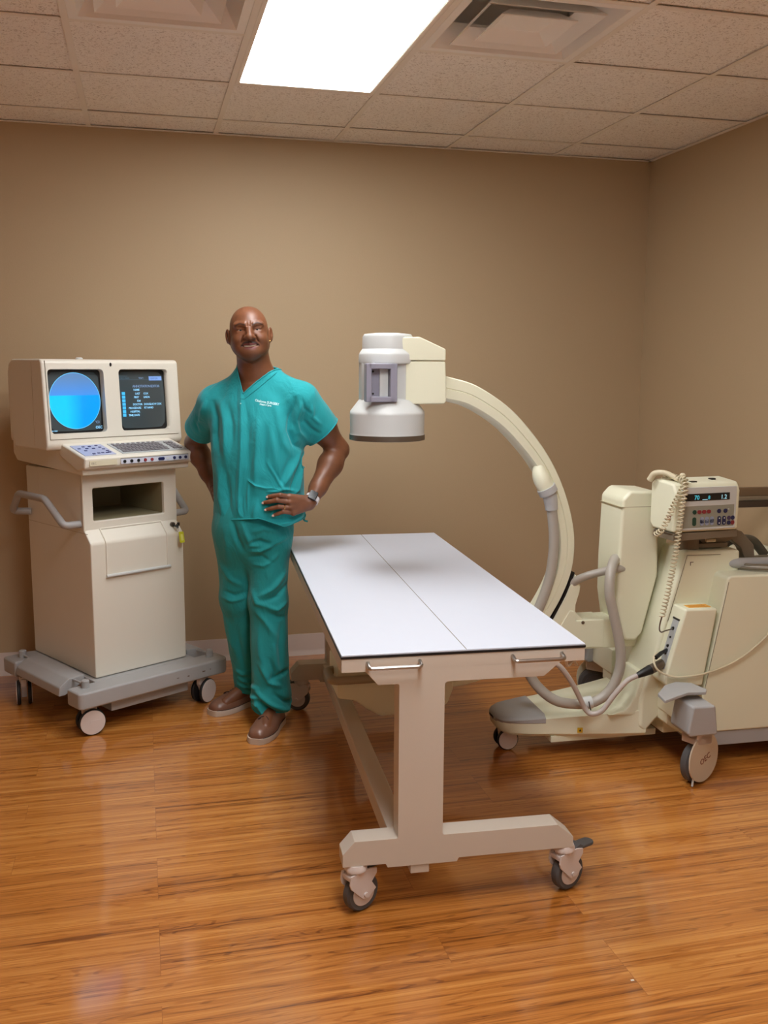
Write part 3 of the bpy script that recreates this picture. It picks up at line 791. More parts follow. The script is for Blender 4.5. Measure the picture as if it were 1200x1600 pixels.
obj('screw', BM(cyl((hx0 + .032, hy - .005, hz0 + .03), .004, .003, 'y', 12), cyl((hx0 + .032, hy - .005, hz1 - .03), .004, .003, 'y', 12)), BLACK, gr)
# mounting box between intensifier and arc
obj('mount_cover', prism([(ix + .045, 1.612), (ix + .030, 1.688), (ix + .036, 1.697), (ix + .105, 1.700), (ix + .208, 1.655), (ix + .208, 1.612)], 'y', -.090, .085, .005), CREAM, ca)
obj('mount_box', prism([(ix + .050, 1.609), (ix + .208, 1.6095), (ix + .214, 1.458), (ix + .206, 1.448), (ix + .062, 1.446), (ix + .050, 1.46)], 'y', -.088, .085, .006), CREAM, ca)
# boot and hose on the inside of the arc
bt = [(.108, -.020, 1.222), (.098, -.040, 1.175), (.110, -.050, 1.135), (.128, -.052, 1.105)]
obj('cable_boot', tube(spline(bt, 6), .034, 24, rf=lambda t: .35 + .65 * sin(min(1, t * 1.6) * pi / 2)), CREAM, ca)
obj('boot_collar', BM(tube([(.124, -.052, 1.112), (.137, -.052, 1.088)], .039, 24), tube([(.137, -.052, 1.088), (.141, -.052, 1.078)], .030, 24), tube(spline([(.140, -.052, 1.082), (.147, -.052, 1.052), (.152, -.051, 1.02)], 4), .030, 24, rf=lambda t: 1 - .15 * t)), mat('collar_grey', srgb(186, 189, 190), .4), ca)
h1 = [(.151, -.051, 1.03), (.160, -.050, .97), (.167, -.050, .90), (.165, -.050, .82), (.152, -.050, .73), (.122, -.050, .64), (.085, -.050, .56), (.035, -.050, .49), (-.04, -.05, .43)]
obj('hose', tube(spline(h1, 8), .021, 18), HOSE, ca)
# sleeve that holds the arc, and the horizontal arm
obj('arc_gap', prism([(.262, .755), (.250, .742), (.216, .660), (.170, .573), (.110, .483), (.05, .41), (.056, .405), (.114, .476), (.177, .568), (.224, .655), (.256, .735)], 'y', -.052, .05), BLACK, ca)
obj('arc_sleeve', prism([(.264, .748), (.226, .660), (.180, .570), (.118, .478), (.062, .405), (.085, .375), (.15, .425), (.22, .47), (.30, .50), (.30, .560), (.268, .590), (.268, .62), (.284, .675), (.286, .70)], 'y', -.060, .060, .004), CREAM, ca)
obj('pivot_block', prism([(.20, .44), (.40, .43), (.40, .555), (.272, .555), (.262, .595), (.24, .60), (.20, .53)], 'y', -.066, .066, .008), CREAM, ca)
obj('pivot_screw', cyl((.300, -.0665, .545), .007, .003, 'y', 16), DSTEEL, ca)
obj('horizontal_arm', box(.30, .75, -.062, .062, .428, .553, .008), CREAM, ca)
# tube housing under the table with its grab rail
TH = BM(prism([(-.735, .445), (-.735, .300), (-.66, .285), (-.62, .25), (-.56, .215), (-.34, .215), (-.285, .25), (-.262, .31), (-.262, .445)], 'y', -.105, .105, .012),
        lathe([(.075, .44), (.09, .455), (.09, .50)], (ix, 0, 0)))
obj('tube_housing', TH, CREAM, ca)
obj('tube_grab_rail', tube(fillet([(-.62, .02, .385), (-.762, .0, .385), (-.762, -.135, .385), (-.30, -.135, .385), (-.30, .0, .385)], .035, 6), .017, 12, flat=1.0), mat('rail_grey', srgb(160, 150, 128), .45), ca)
# column housing
cp = [(.424, .80), (.430, 1.062), (.464, 1.098), (.590, 1.092), (.603, .745), (.592, .70), (.545, .500), (.515, .468), (.468, .472), (.446, .530), (.425, .655)]
obj('column_housing', BM(prism(cp, 'y', -.115, .09, .014, 3)), CREAM, ca)
obj('column_seam', BM(box(.4245, .5925, -.1156, -.11, 1.030, 1.0325), box(.4235, .43, -.115, .08, 1.030, 1.0325)), mat('seam_light', srgb(176, 168, 140), .6), ca)
obj('column_slot', box(.590, .596, -.06, .06, .965, 1.05), BLACK, ca)
obj('column_link', box(.575, .70, .0, .06, .62, .95, .01), CREAM, ca)
# tower, service box, cabinet
tw = [(.658, .866), (.90, .862), (.90, .115), (.66, .115), (.571, .173), (.516, .115), (.490, .14), (.490, .25), (.513, .345), (.547, .453), (.60, .67)]
tower = obj('tower', prism(tw, 'y', -.230, -.035, .014, 3), CREAM, ca)
obj('access_panel', BM(prism([(.664, .842), (.80, .84), (.80, .60), (.605, .60)], 'y', -.2325, -.228, .001, 1)), CREAM, tower)
obj('panel_seam', BM(tube([(.662, -.2315, .848), (.810, -.2315, .846)], .0010, 5), tube([(.662, -.2315, .848), (.592, -.2315, .58)], .0010, 5)), SEAM, tower)
obj('panel_latch', BM(box(.676, .690, -.2338, -.231, .818, .821), box(.676, .679, -.2338, -.231, .806, .82)), SEAM, tower)
obj('chassis_top', box(.74, 1.30, -.22, .22, .40, .765, .012), CREAM, ca)
cab = obj('cabinet', prism([(.786, .768), (.800, .780), (1.35, .775), (1.35, .135), (.715, .135), (.690, .20), (.715, .33)], 'y', -.330, .330, .014, 3), CREAM, ca)
obj('cabinet_rail', box(.70, 1.35, -.322, .322, .075, .134, .003), GREY, ca)
obj('cabinet_seam', tube([(.792, -.3305, .755), (.712, -.3305, .31)], .0011, 5), SEAM, cab)
sbp = [(.614, .652), (.752, .650), (.704, .335), (.552, .340), (.538, .352), (.544, .395)]
sb = obj('service_box', prism(sbp, 'y', -.330, -.22, .010, 3), CREAM, ca)
obj('warning_label', box(.640, .735, -.305, -.262, .650, .6525), ORANGE, sb)
tex = bmesh.new()
for i in range(4): merge(tex, box(.648, .727 - .01 * (i % 2), -.299 + i * .009, -.296 + i * .009, .6524, .6530))
obj('label_lettering', tex, mat('label_print', srgb(180, 112, 40), .5), sb)
# connector panel on the left face of the service box (leans with it)
def lean(z):                                       # x of the left face at height z
    return .544 + (z - .395) * (.614 - .544) / (.652 - .395)
def on_lean(y0, y1, z0, z1, d0, d1):
    bm = box(0, 1, y0, y1, z0, z1)
    for v in bm.verts: v.co.x = lean(v.co.z) - (d0 if v.co.x < .5 else d1)
    return bm
obj('connector_panel', on_lean(-.305, -.262, .405, .600, .0015, -.004), KEYP, sb)
obj('panel_top_strip', on_lean(-.308, -.258, .600, .607, .002, -.004), BLACK, sb)  # black strip along the top edge of the connector panel
for z, r_ in ((.565, .007), (.530, .004), (.495, .006), (.465, .006), (.425, .010)):
    obj('socket', tube([(lean(z) - .006, -.283, z), (lean(z) + .002, -.283, z)], r_, 14), BLACK if z != .425 else DSTEEL, sb)
# base leg
def leg_secs(xs, zb, zt, w, far, ch=.014):
    secs = []
    for x, b_, t_, wn, wf in zip(xs, zb, zt, w, far):
        secs.append([(x, -wn, b_ + ch), (x, -wn + ch, b_), (x, wf - ch, b_), (x, wf, b_ + ch), (x, wf, t_ - ch), (x, wf - ch * 1.5, t_), (x, -wn + ch * 1.5, t_), (x, -wn, t_ - ch)])
    return secs
lx = [-.062, -.056, -.040, -.014, .03, .08, .14, .27, .40, .52]
lzb = [.120, .108, .098, .092, .088, .086, .086, .086, .090, .100]
lzt = [.150, .158, .162, .165, .168, .172, .178, .190, .205, .225]
lw = [.025, .050, .078, .098, .112, .122, .130, .158, .190, .229]
lf = [.025, .050, .078, .098, .112, .122, .130, .145, .16, .17]
obj('base_leg', loft(leg_secs(lx, lzb, lzt, lw, lf)), CREAM, ca, angle=40)
tcx = [-.066, -.059, -.043, -.016, .03, .08, .125]
obj('toe_cap', loft(leg_secs(tcx, [.138, .136, .134, .134, .134, .134, .134], [.156, .163, .167, .170, .173, .177, .181], [v + .003 for v in [.025, .050, .078, .098, .112, .122, .128]], [v + .003 for v in [.025, .050, .078, .098, .112, .122, .128]])), GREY, ca, angle=40)
obj('leg_fillet', prism([(.36, .19), (.44, .215), (.475, .27), (.50, .36), (.56, .36), (.56, .18)], 'y', -.215, -.04, .012), CREAM, ca)
obj('hazard_sticker', BM(place(box(-.011, .011, -.001, .001, -.010, .011), (.262, -.1625, .118), R(-11))), WYEL, ca)
obj('hazard_symbol', place(prism([(-.005, -.004), (.005, -.004), (0, .006)], 'y', -.0018, -.001), (.262, -.1625, .118), R(-11)), BLACK, ca)
obj('under_plate', box(.15, .62, -.13, .13, .060, .088, .004), CREAM, ca)
obj('chassis_underside', box(.60, 1.30, -.22, .22, .10, .42, .01), CREAM, ca)
cc = obj('front_caster', BM(prism([(-.035, .092), (.035, .092), (.030, .05), (.012, .022), (-.012, .022), (-.03, .05)], 'y', -.013, .013, .003)), CASTW, ca)
for s in (-1, 1):
    w = obj('wheel', cyl((0, s * .024, .046), .046, .018, 'y', 40, .005), BTYRE, cc)
    obj('hub_cap', lathe([(.041, s * .033), (.040, s * .0355), (.002, s * .037)], (0, 0, .046), 'y', 40), CASTW, w)
# near wheel bracket: arm, fender, pedal, wheel with cover disc
def wheel_set(sg):
    y = lambda v: v * sg
    arm = obj('axle_arm', BM(box(.565, .655, min(y(.20), y(.42)), max(y(.20), y(.42)), .215, .335, .012), prism([(.571, .173), (.66, .115), (.66, .30), (.571, .30)], 'y', min(y(.21), y(.30)), max(y(.21), y(.30)), .006)), CREAM, ca)
    yy = sorted((y(.395), y(.535)))
    obj('fender', prism([(.530, .225), (.548, .330), (.640, .330), (.656, .214), (.54, .212)], 'y', yy[0], yy[1], .010, 3), GREY, ca)
    P = [(.455, y(.43)), (.445, y(.505)), (.500, y(.492)), (.560, y(.470)), (.640, y(.462)), (.668, y(.42)), (.640, y(.352)), (.575, y(.345)), (.515, y(.37))]
    pd = prism(P if sg < 0 else P[::-1], 'z', .342, .354, .003)
    for v in pd.verts: v.co.z += .012 * (1 - ((v.co.x - .56) / .11) ** 2)
    obj('foot_pedal', pd, GREY, ca)
    rz = R(25) if sg < 0 else R(-20)
    W = Matrix.Translation((.602, y(.465), 0)) @ Matrix.Rotation(rz, 4, 'Z')
    fkb = BM(box(-.035, .045, -.034, .034, .182, .215, .004), prism([(-.035, .215), (.06, .215), (.06, .15), (-.035, .165)], 'y', -.036, .036, .003))
    fk = obj('wheel_fork', xf(fkb, W), CASTW, ca)
    tyr = lathe([(.05, -.022), (.070, -.022), (.0835, -.012), (.0835, .012), (.070, .022), (.05, .022)], (.015, .0, .0835), 'y', 56)
    tw_ = obj('wheel', xf(tyr, W), TYRE, fk)
    s_ = 1 if sg < 0 else -1
    disc = prism([(.015 + (.090 + .012 * max(0, sin(a_))) * cos(a_), .098 + (.089 + .018 * max(0, sin(a_))) * sin(a_)) for a_ in [2 * pi * k / 48 for k in range(48)]], 'y', -.036 * s_ if s_ > 0 else .029, -.029 * s_ if s_ > 0 else .036, .002)
    dc = obj('wheel_cover', xf(disc, W), CREAM if sg > 0 else mat('cover_beige', srgb(206, 192, 170), .45), fk)
    obj('wheel_cover', xf(cyl((.015, .026 * s_, .0835), .055, .006, 'y', 40), W), TYRE, fk)
    if sg < 0:
        lt = xf(place(text_bm('OEC', .034, .0004, spacing=.95), (-.006, -.0365, .078), 0, 0, R(-22)), W)
        obj('wheel_cover_lettering', lt, REDI, dc)
        obj('cable_guard', xf(tube([(-.038, -.03, .055), (-.045, -.03, .004)], .004, 8), W), OFFW, fk)
        obj('fork_screw', xf(cyl((-.035, -.004, .196), .005, .004, 'x', 12), W), BLACK, fk)
wheel_set(-1); wheel_set(1)
obj('side_plate', prism([(-.2, .19), (-.2, .33), (-.22, .33), (-.222, .19)], 'x', .517, .5195) if False else box(.5135, .5195, -.205, -.150, .185, .30), GREY, ca)
# console on its swivel
con = Matrix.Translation((.685, -.255, 1.055)) @ Matrix.Rotation(R(7), 4, 'Z')
cb_ = prism([(-.055, -.098), (-.058, .060), (-.040, .094), (.075, .104), (.105, .085), (.105, -.075), (.085, -.098)], 'x', -.152, .152, .012, 3)
console = obj('console', xf(cb_, con), CREAM, ca)
def oncon(bm, M, name, par=None): return obj(name, xf(place(bm, (0, -.0565, 0), 0, R(-1.1)), con), M, par or console)
oncon(bevel(frame_face(-.122, .132, -.088, .078, -.114, .124, -.080, .005, -.004, .006, .003), .001, 1, 60), OFFW, 'panel_border')
oncon(box(-.114, .124, -.0025, .002, -.080, .005), mat('console_panel', srgb(150, 150, 136), .45), 'button_panel')
oncon(box(-.108, .098, -.0055, .002, .026, .054), BLACK, 'readout_window')
TEAL = emit('readout_teal', srgb(80, 200, 215), .9); TEALW = emit('readout_pale', srgb(170, 225, 235), .9)
oncon(place(text_bm('70', .024, .0002), (-.068, -.0062, .031)), TEAL, 'readout_digits')
oncon(place(text_bm('8', .020, .0002), (-.004, -.0062, .031)), TEAL, 'readout_digits')
oncon(place(text_bm('1.2', .024, .0002), (.055, -.0062, .030)), TEALW, 'readout_digits')
oncon(box(-.030, -.006, -.0062, -.0050, .029, .031), TEALW, 'readout_bar')
def rb(x, z, M, w=.0085, h=.0085, r_=.0084): oncon(prism(rrect(x - w, x + w, z - h, z + h, r_), 'y', -.005, 0), M, 'button')
rb(-.062, -.018, GREEN)
for x in (-.040, -.018, .004): rb(x, -.018, REDB, .0092, .0072, .0070)
rb(.052, -.018, NAVY); rb(.082, -.018, NAVY)
rb(-.062, -.055, GREEN, .008, .017, .0078)
for x in (-.026, -.003, .020): rb(x, -.055, PALEB, .008, .017, .0078); rb(x, -.056, NAVY, .0082, .0075, .003)
for x in (.054, .077):
    rb(x, -.056, NAVY, .008, .018, .0078)
    oncon(BM(box(x - .0025, x + .0025, -.0058, -.0045, -.049, -.044), box(x - .0025, x + .0025, -.0058, -.0045, -.068, -.063)), OFFW, 'button_mark')
rb(.100, -.047, mat('mauve_button', srgb(74, 60, 92), .4)); rb(.120 - .002, -.047, NAVY); rb(.100, -.066, NAVY); rb(.118, -.066, REDB)
oncon(box(.093, .098, -.006, -.003, -.015, -.010), OFFW, 'white_mark')
obj('console_knob', xf(tube([(.150, .02, .035), (.168, .02, .035)], .013, 16), con), GREYB, console)
obj('red_socket', xf(box(-.156, -.150, -.035, -.018, -.048, -.030), con), REDB, console)
obj('handle_slot', xf(BM(box(-.110, -.075, .020, .036, .094, .1025), box(.055, .075, .0, .02, .098, .1035), box(-.06, -.035, -.03, -.01, .0925, .0985)), con), BLACK, console)
tr = prism([(-.150, -.055), (-.150, .08), (.158, .08), (.158, -.045), (-.08, -.058)], 'z', -.128, -.099, .003)
obj('console_tray', xf(BM(tr, prism([(-.158, -.099), (-.07, -.128), (-.03, -.128), (-.03, -.099)], 'y', -.05, .07, .002)), con), GREYB, ca)
obj('swivel', BM(cyl((.70, -.17, .895), .042, .07), box(.72, .86, -.20, -.12, .868, .888, .004), prism([(.715, .92), (.80, .925), (.93, .93), (.99, .87), (1.0, .80), (.955, .80), (.93, .86), (.885, .895), (.83, .872), (.77, .872)], 'y', -.185, -.14, .006)), GREYB, ca)
obj('swivel_pin', tube([(.745, -.225, .905), (.785, -.225, .905)], .0075, 10), CORD, ca)
# drive handle looped over the cabinet
hb = [(.845, -.10, .800), (.835, -.185, .806), (.885, -.225, .806), (1.06, -.232, .806), (1.11, -.232, .845), (1.30, -.232, .85)]
obj('drive_handle', tube(fillet(hb, .03, 5), .0255, 14, flat=.85), GREY, ca)
obj('drive_handle_arch', tube(fillet([(.855, -.05, .80), (.905, -.05, .825), (.965, -.05, .872), (1.07, -.05, .868), (1.13, -.05, .80)], .03, 5), .020, 12), mat('dark_grey_plastic', srgb(84, 78, 66), .45), ca)
# rear rail
obj('extension_rail', BM(box(.83, 1.36, .18, .205, 1.020, 1.058, .003)), mat('rail_bronze', srgb(128, 106, 82), .4, metal=.3), ca)
obj('extension_rail', BM(box(.83, 1.36, .176, .207, 1.000, 1.020, .002)), STEEL, ca)
obj('extension_rail', BM(box(.83, 1.36, .178, .207, .968, .999, .003)), mat('rail_dark', srgb(74, 58, 46), .5), ca)
obj('rail_post', box(1.315, 1.35, -.10, .20, .77, .99, .01), GREYB, ca)
# hoses
h2 = [(.245, -.02, .665), (.262, -.05, .715), (.300, -.08, .745), (.360, -.10, .765), (.415, -.11, .777), (.45, -.10, .775)]
obj('hose', tube(spline(h2, 8), .0165, 16), HOSE, ca)
obj('hose_root', tube(spline([(.247, 0, .56), (.245, -.01, .62), (.248, -.03, .68)], 5), .020, 14, rf=lambda t: 1 - .2 * t), CREAM, ca)
h3 = [(.420, -.09, .815), (.385, -.14, .80), (.362, -.17, .755), (.357, -.185, .69), (.372, -.19, .62), (.392, -.195, .54), (.408, -.20, .45), (.404, -.20, .37), (.366, -.20, .292), (.302, -.195, .248), (.225, -.19, .243), (.140, -.18, .262), (.075, -.15, .315), (.020, -.12, .40), (-.05, -.08, .45), (-.2, -.05, .43)]
obj('hose', tube(spline(h3, 8), .0205, 18), HOSE, ca)
obj('hose_strap', BM(tube([(.253, -.192, .243), (.292, -.196, .250)], .026, 20)), OFFW, ca)
obj('strap_tie', tube([(.268, -.222, .262), (.272, -.226, .240), (.282, -.214, .222)], .0022, 6), BLACK, ca)
cb1 = [(-.02, -.12, .44), (.03, -.20, .43), (.085, -.26, .440), (.115, -.25, .452), (.118, -.22, .48)]
obj('cable', tube(spline(cb1, 7), .0095, 12), CABLE, ca)
cb2 = [(.04, -.27, .445), (.085, -.28, .452), (.120, -.28, .43), (.170, -.27, .365), (.215, -.255, .290), (.240, -.25, .245), (.262, -.26, .225), (.300, -.275, .240), (.345, -.285, .305), (.395, -.29, .362), (.440, -.295, .385)]
obj('cable', tube(spline(cb2, 7), .0105, 12), CABLE, ca)
obj('cable_plug', BM(tube(spline([(.435, -.295, .383), (.46, -.294, .392), (.495, -.291, .404)], 4), .020, 18, rf=lambda t: .55 + .45 * t)), BLACK, ca)
obj('plug_collar', tube([(.493, -.291, .403), (.55, -.285, .424)], .019, 18), DSTEEL, ca)
# thin service cable swinging across the cabinet
cb3 = [(.520, -.288, .470), (.497, -.31, .462), (.486, -.335, .44), (.500, -.345, .415), (.545, -.345, .392), (.60, -.343, .382), (.70, -.343, .390), (.82, -.342, .425), (.92, -.342, .487), (1.0, -.342, .565), (1.1, -.342, .68)]
obj('service_cable', tube(spline(cb3, 8), .0042, 10), CORD, ca)
obj('service_plug', BM(tube([(.500, -.318, .460), (.535, -.295, .470)], .0085, 12), tube([(.533, -.296, .469), (.565, -.284, .478)], .0075, 12)), BLACK, ca)
# coiled hand-switch cord draped over the console
def coil(path, turns, r, wire):
    P = spline(path, 12); L = [0]
    for i in range(1, len(P)): L.append(L[-1] + (P[i] - P[i - 1]).length)
    tot = L[-1]; out = []; n = int(turns * 12); nrm = None; j = 0
    for i in range(n + 1):
        s = tot * i / n
        while j < len(L) - 2 and L[j + 1] < s: j += 1
        t_ = (s - L[j]) / max(1e-9, L[j + 1] - L[j]); p = P[j].lerp(P[j + 1], t_); tg = (P[j + 1] - P[j]).normalized()
        if nrm is None: nrm = tg.orthogonal().normalized()
        nrm = (nrm - tg * nrm.dot(tg)).normalized(); bn = tg.cross(nrm); a_ = 2 * pi * turns * i / n
        out.append(p + (nrm * cos(a_) + bn * sin(a_)) * r)
    return tube(out, wire, 6)
c1 = [(.555, -.20, 1.166), (.565, -.235, 1.172), (.575, -.315, 1.160), (.572, -.345, 1.125), (.560, -.35, 1.06), (.552, -.352, .98), (.545, -.352, .90), (.534, -.350, .82), (.522, -.345, .73), (.508, -.335, .63)]
obj('coiled_cord', coil(c1, 46, .0098, .0029), CORD, ca, angle=80)
c2 = [(.585, -.30, 1.172), (.585, -.322, 1.155), (.560, -.335, 1.12), (.530, -.34, 1.07), (.510, -.338, 1.02), (.493, -.33, .975), (.484, -.30, .950)]
obj('coiled_cord', coil(c2, 20, .0098, .0029), CORD, ca, angle=80)
obj('cord_tail', tube(spline([(.508, -.335, .63), (.504, -.33, .60), (.506, -.325, .575), (.520, -.315, .562), (.545, -.30, .562), (.590, -.285, .565)], 6), .0028, 8), DSTEEL, ca)
obj('hand_switch', BM(tube(spline([(.505, -.19, 1.150), (.515, -.21, 1.178), (.545, -.245, 1.182), (.575, -.29, 1.160)], 6), .013, 14, rf=lambda t: 1 - .3 * t), lathe([(.012, 0), (.012, .01), (.006, .016)], (.585, -.30, 1.172))), CORD, ca)
# power cord coiled on the cabinet top: a loose thing
pcx = thing('power_cord', 'grey power cord coiled under the handle on top of the cream cabinet', 'cord', (2.53, 3.36, .776), R(-2))
rp = random.Random(7)
for k in range(4):
    pts = []
    for i in range(40):
        a_ = 2 * pi * i / 40
        pts.append(((.20 + .012 * (k % 2)) * cos(a_) + rp.uniform(-.001, .001), (.095 + .006 * (k % 3)) * sin(a_), .008 + k * .007))
    obj('cord_loop', tube(pts, .0055, 8, closed=True), mat('cord_grey', srgb(120, 108, 88), .5) if k % 2 else HOSE, pcx)
#==MARK-MAN
# ================================================================== THE MAN
class Field:
    """signed distance on a box grid (axes may be unevenly spaced)"""
    def __init__(s, xs, ys, zs):
        s.x, s.y, s.z = [np.asarray(a, np.float32) for a in (xs, ys, zs)]
        s.F = np.full((len(xs), len(ys), len(zs)), 0.08, np.float32)
    def win(s, lo, hi):
        r = []
        for a, l, h in zip((s.x, s.y, s.z), lo, hi):
            i = max(0, int(np.searchsorted(a, l)) - 1); j = min(len(a), int(np.searchsorted(a, h)) + 1)
            r.append(slice(i, max(j, i + 1)))
        return tuple(r)
    def op(s, fn, lo, hi, k=.02, mode='add', pad=.045):
        lo = [v - pad for v in lo]; hi = [v + pad for v in hi]; w = s.win(lo, hi)
        X, Y, Z = s.x[w[0]][:, None, None], s.y[w[1]][None, :, None], s.z[w[2]][None, None, :]
        d = fn(X, Y, Z).astype(np.float32); f = s.F[w]
        if mode == 'add':
            h = np.clip(.5 + .5 * (f - d) / k, 0, 1); s.F[w] = f * (1 - h) + d * h - k * h * (1 - h)
        else:
            d = -d; h = np.clip(.5 - .5 * (f - d) / k, 0, 1); s.F[w] = f * (1 - h) + d * h + k * h * (1 - h)

def d_cone(X, Y, Z, a, b, ra, rb):
    a = np.array(a, float); b = np.array(b, float); ab = b - a; L = float(ab @ ab) or 1e-9
    t = np.clip(((X - a[0]) * ab[0] + (Y - a[1]) * ab[1] + (Z - a[2]) * ab[2]) / L, 0, 1)
    return np.sqrt((X - a[0] - t * ab[0]) ** 2 + (Y - a[1] - t * ab[1]) ** 2 + (Z - a[2] - t * ab[2]) ** 2) - (ra + (rb - ra) * t)
def cone(F, a, b, ra, rb, k=.02, mode='add'):
    r = max(ra, rb); lo = [min(p, q) - r for p, q in zip(a, b)]; hi = [max(p, q) + r for p, q in zip(a, b)]
    F.op(lambda X, Y, Z: d_cone(X, Y, Z, a, b, ra, rb), lo, hi, k, mode)
def d_ell(X, Y, Z, c, r):
    q = np.sqrt(((X - c[0]) / r[0]) ** 2 + ((Y - c[1]) / r[1]) ** 2 + ((Z - c[2]) / r[2]) ** 2)
    return (q - 1) * min(r)

def surface_nets(F, xs, ys, zs):
    S = F < 0
    n = np.array(F.shape) - 1
    cnt = np.zeros(n, np.int8)
    corners = [(i, j, k) for i in (0, 1) for j in (0, 1) for k in (0, 1)]
    for i, j, k in corners: cnt += S[i:i + n[0], j:j + n[1], k:k + n[2]]
    act = (cnt > 0) & (cnt < 8); idx = np.argwhere(act)
    ids = np.full(n, -1, np.int32); ids[act] = np.arange(len(idx))
    acc = np.zeros((len(idx), 3)); c = np.zeros(len(idx)); ax = (np.asarray(xs), np.asarray(ys), np.asarray(zs))
    for p in corners:
        for d in range(3):
            if p[d]: continue
            q = list(p); q[d] = 1
            A = idx + p; B = idx + q
            fa = F[A[:, 0], A[:, 1], A[:, 2]]; fb = F[B[:, 0], B[:, 1], B[:, 2]]
            cr = (fa < 0) != (fb < 0); t = np.where(cr, fa / np.where(cr, fa - fb, 1), 0)
            pa_ = np.stack([ax[e][A[:, e]] for e in range(3)], 1); pb_ = np.stack([ax[e][B[:, e]] for e in range(3)], 1)
            acc += np.where(cr[:, None], pa_ + (pb_ - pa_) * t[:, None], 0); c += cr
    V = acc / c[:, None]; faces = []
    for d in range(3):
        sl0 = [slice(None)] * 3; sl1 = [slice(None)] * 3; sl0[d] = slice(0, -1); sl1[d] = slice(1, None)
        a_, b_ = S[tuple(sl0)], S[tuple(sl1)]; E_ = np.argwhere(a_ != b_)
        e1, e2 = [(1, 2), (2, 0), (0, 1)][d]
        ok = (E_[:, e1] > 0) & (E_[:, e2] > 0) & (E_[:, e1] < n[e1]) & (E_[:, e2] < n[e2]); E_ = E_[ok]
        u = np.zeros(3, int); v = np.zeros(3, int); u[e1] = 1; v[e2] = 1
        q = [ids[tuple((E_ - o_).T)] for o_ in (u + v, v, 0 * u, u)]
        Q = np.stack(q, 1); fl = ~a_[tuple(E_.T)]
        Q[fl] = Q[fl][:, ::-1]; faces.append(Q)
    return V, np.concatenate(faces)

def np_mesh(name, V, Fc, M, parent=None, origin=None, angle=180):
    me = bpy.data.meshes.new(name)
    V = V - (np.array(origin) if origin is not None else 0)
    me.vertices.add(len(V)); me.vertices.foreach_set('co', V.astype(np.float32).ravel())
    Fc = np.asarray(Fc); k = Fc.shape[1]
    me.loops.add(len(Fc) * k); me.loops.foreach_set('vertex_index', Fc.astype(np.int32).ravel())
    me.polygons.add(len(Fc)); me.polygons.foreach_set('loop_start', np.arange(0, len(Fc) * k, k, dtype=np.int32))
    me.update(calc_edges=True); me.validate()
    me.polygons.foreach_set('use_smooth', np.ones(len(me.polygons), bool))
    me.materials.append(M)
    o = bpy.data.objects.new(name, me); COL.objects.link(o)
    if parent is not None: o.parent = parent
    return o

# ---- clothes shape as a function (also used to lay the hands on the cloth)
SZ = np.array([.86, .90, .95, 1.05, 1.15, 1.25, 1.34, 1.41, 1.455, 1.495, 1.525, 1.56, 1.60])
SA = np.array([.205, .205, .203, .198, .200, .205, .208, .200, .178, .146, .118, .094, .080])
SB = np.array([.150, .150, .150, .148, .148, .148, .140, .125, .110, .095, .085, .078, .072])
SX = np.array([.488, .488, .486, .484, .482, .482, .483, .486, .488, .490, .492, .492, .490])
SY = np.array([4.165, 4.165, 4.165, 4.170, 4.172, 4.175, 4.180, 4.185, 4.188, 4.190, 4.192, 4.195, 4.20])
SZD = np.arange(.80, 1.66, .004)
def _sm(v):
    d = np.interp(SZD, SZ, v); k = np.exp(-np.linspace(-2, 2, 25) ** 2); k /= k.sum()
    return np.convolve(np.pad(d, 12, mode='edge'), k, mode='valid')
SA, SB, SX, SY = _sm(SA), _sm(SB), _sm(SX), _sm(SY); SZ = SZD
AXS = np.array([cos(R(27)), -sin(R(27))]); AXF = np.array([-sin(R(27)), -cos(R(27))])
def d_torso(X, Y, Z, inset=0.0):
    z = np.asarray(Z)
    a_ = np.interp(z, SZ, SA) - inset; b_ = np.interp(z, SZ, SB) - inset
    dx = X - np.interp(z, SZ, SX); dy = Y - np.interp(z, SZ, SY)
    s_ = dx * AXS[0] + dy * AXS[1]; f_ = dx * AXF[0] + dy * AXF[1]
    q = (np.abs(s_ / a_) ** 2.3 + np.abs(f_ / b_) ** 2.3) ** (1 / 2.3)
    return (q - 1) * np.minimum(a_, b_)
shL = (.664, 4.095, 1.440); elL = (.838, 4.165, 1.222); wrL = (.683, 4.005, 1.008)
shR = (.308, 4.290, 1.418); elR = (.232, 4.560, 1.228); wrR = (.300, 4.405, 1.052)
def smin(a_, b_, k):
    h = np.clip(.5 + .5 * (b_ - a_) / k, 0, 1); return b_ * (1 - h) + a_ * h - k * h * (1 - h)
def lerp3(a_, b_, t): return tuple(p + (q - p) * t for p, q in zip(a_, b_))
slL = lerp3(shL, elL, .72); slR = lerp3(shR, elR, .66)
def d_shirt(X, Y, Z):
    d = d_torso(X, Y, Z)
    d = smin(d, d_cone(X, Y, Z, shL, (slL[0] + .0, slL[1], slL[2]), .076, .080), .055)
    d = smin(d, d_cone(X, Y, Z, shR, slR, .074, .076), .055)
    # sleeves join the yoke from the neck
    d = smin(d, d_cone(X, Y, Z, (.560, 4.155, 1.525), (shL[0] - .01, shL[1], shL[2] + .010), .040, .062), .05)
    d = smin(d, d_cone(X, Y, Z, (.425, 4.230, 1.525), (shR[0] + .005, shR[1], shR[2] + .01), .040, .060), .05)
    return d
def cloth_y(x, z, off):
    """front surface of the shirt at (x, z)"""
    y = np.linspace(3.9, 4.25, 351); d = d_shirt(np.full_like(y, x), y, np.full_like(y, z)) - off
    i = np.argmax(d < 0); return float(y[i]) if (d < 0).any() else 4.02

ORG = (.47, 4.18, 0.0)
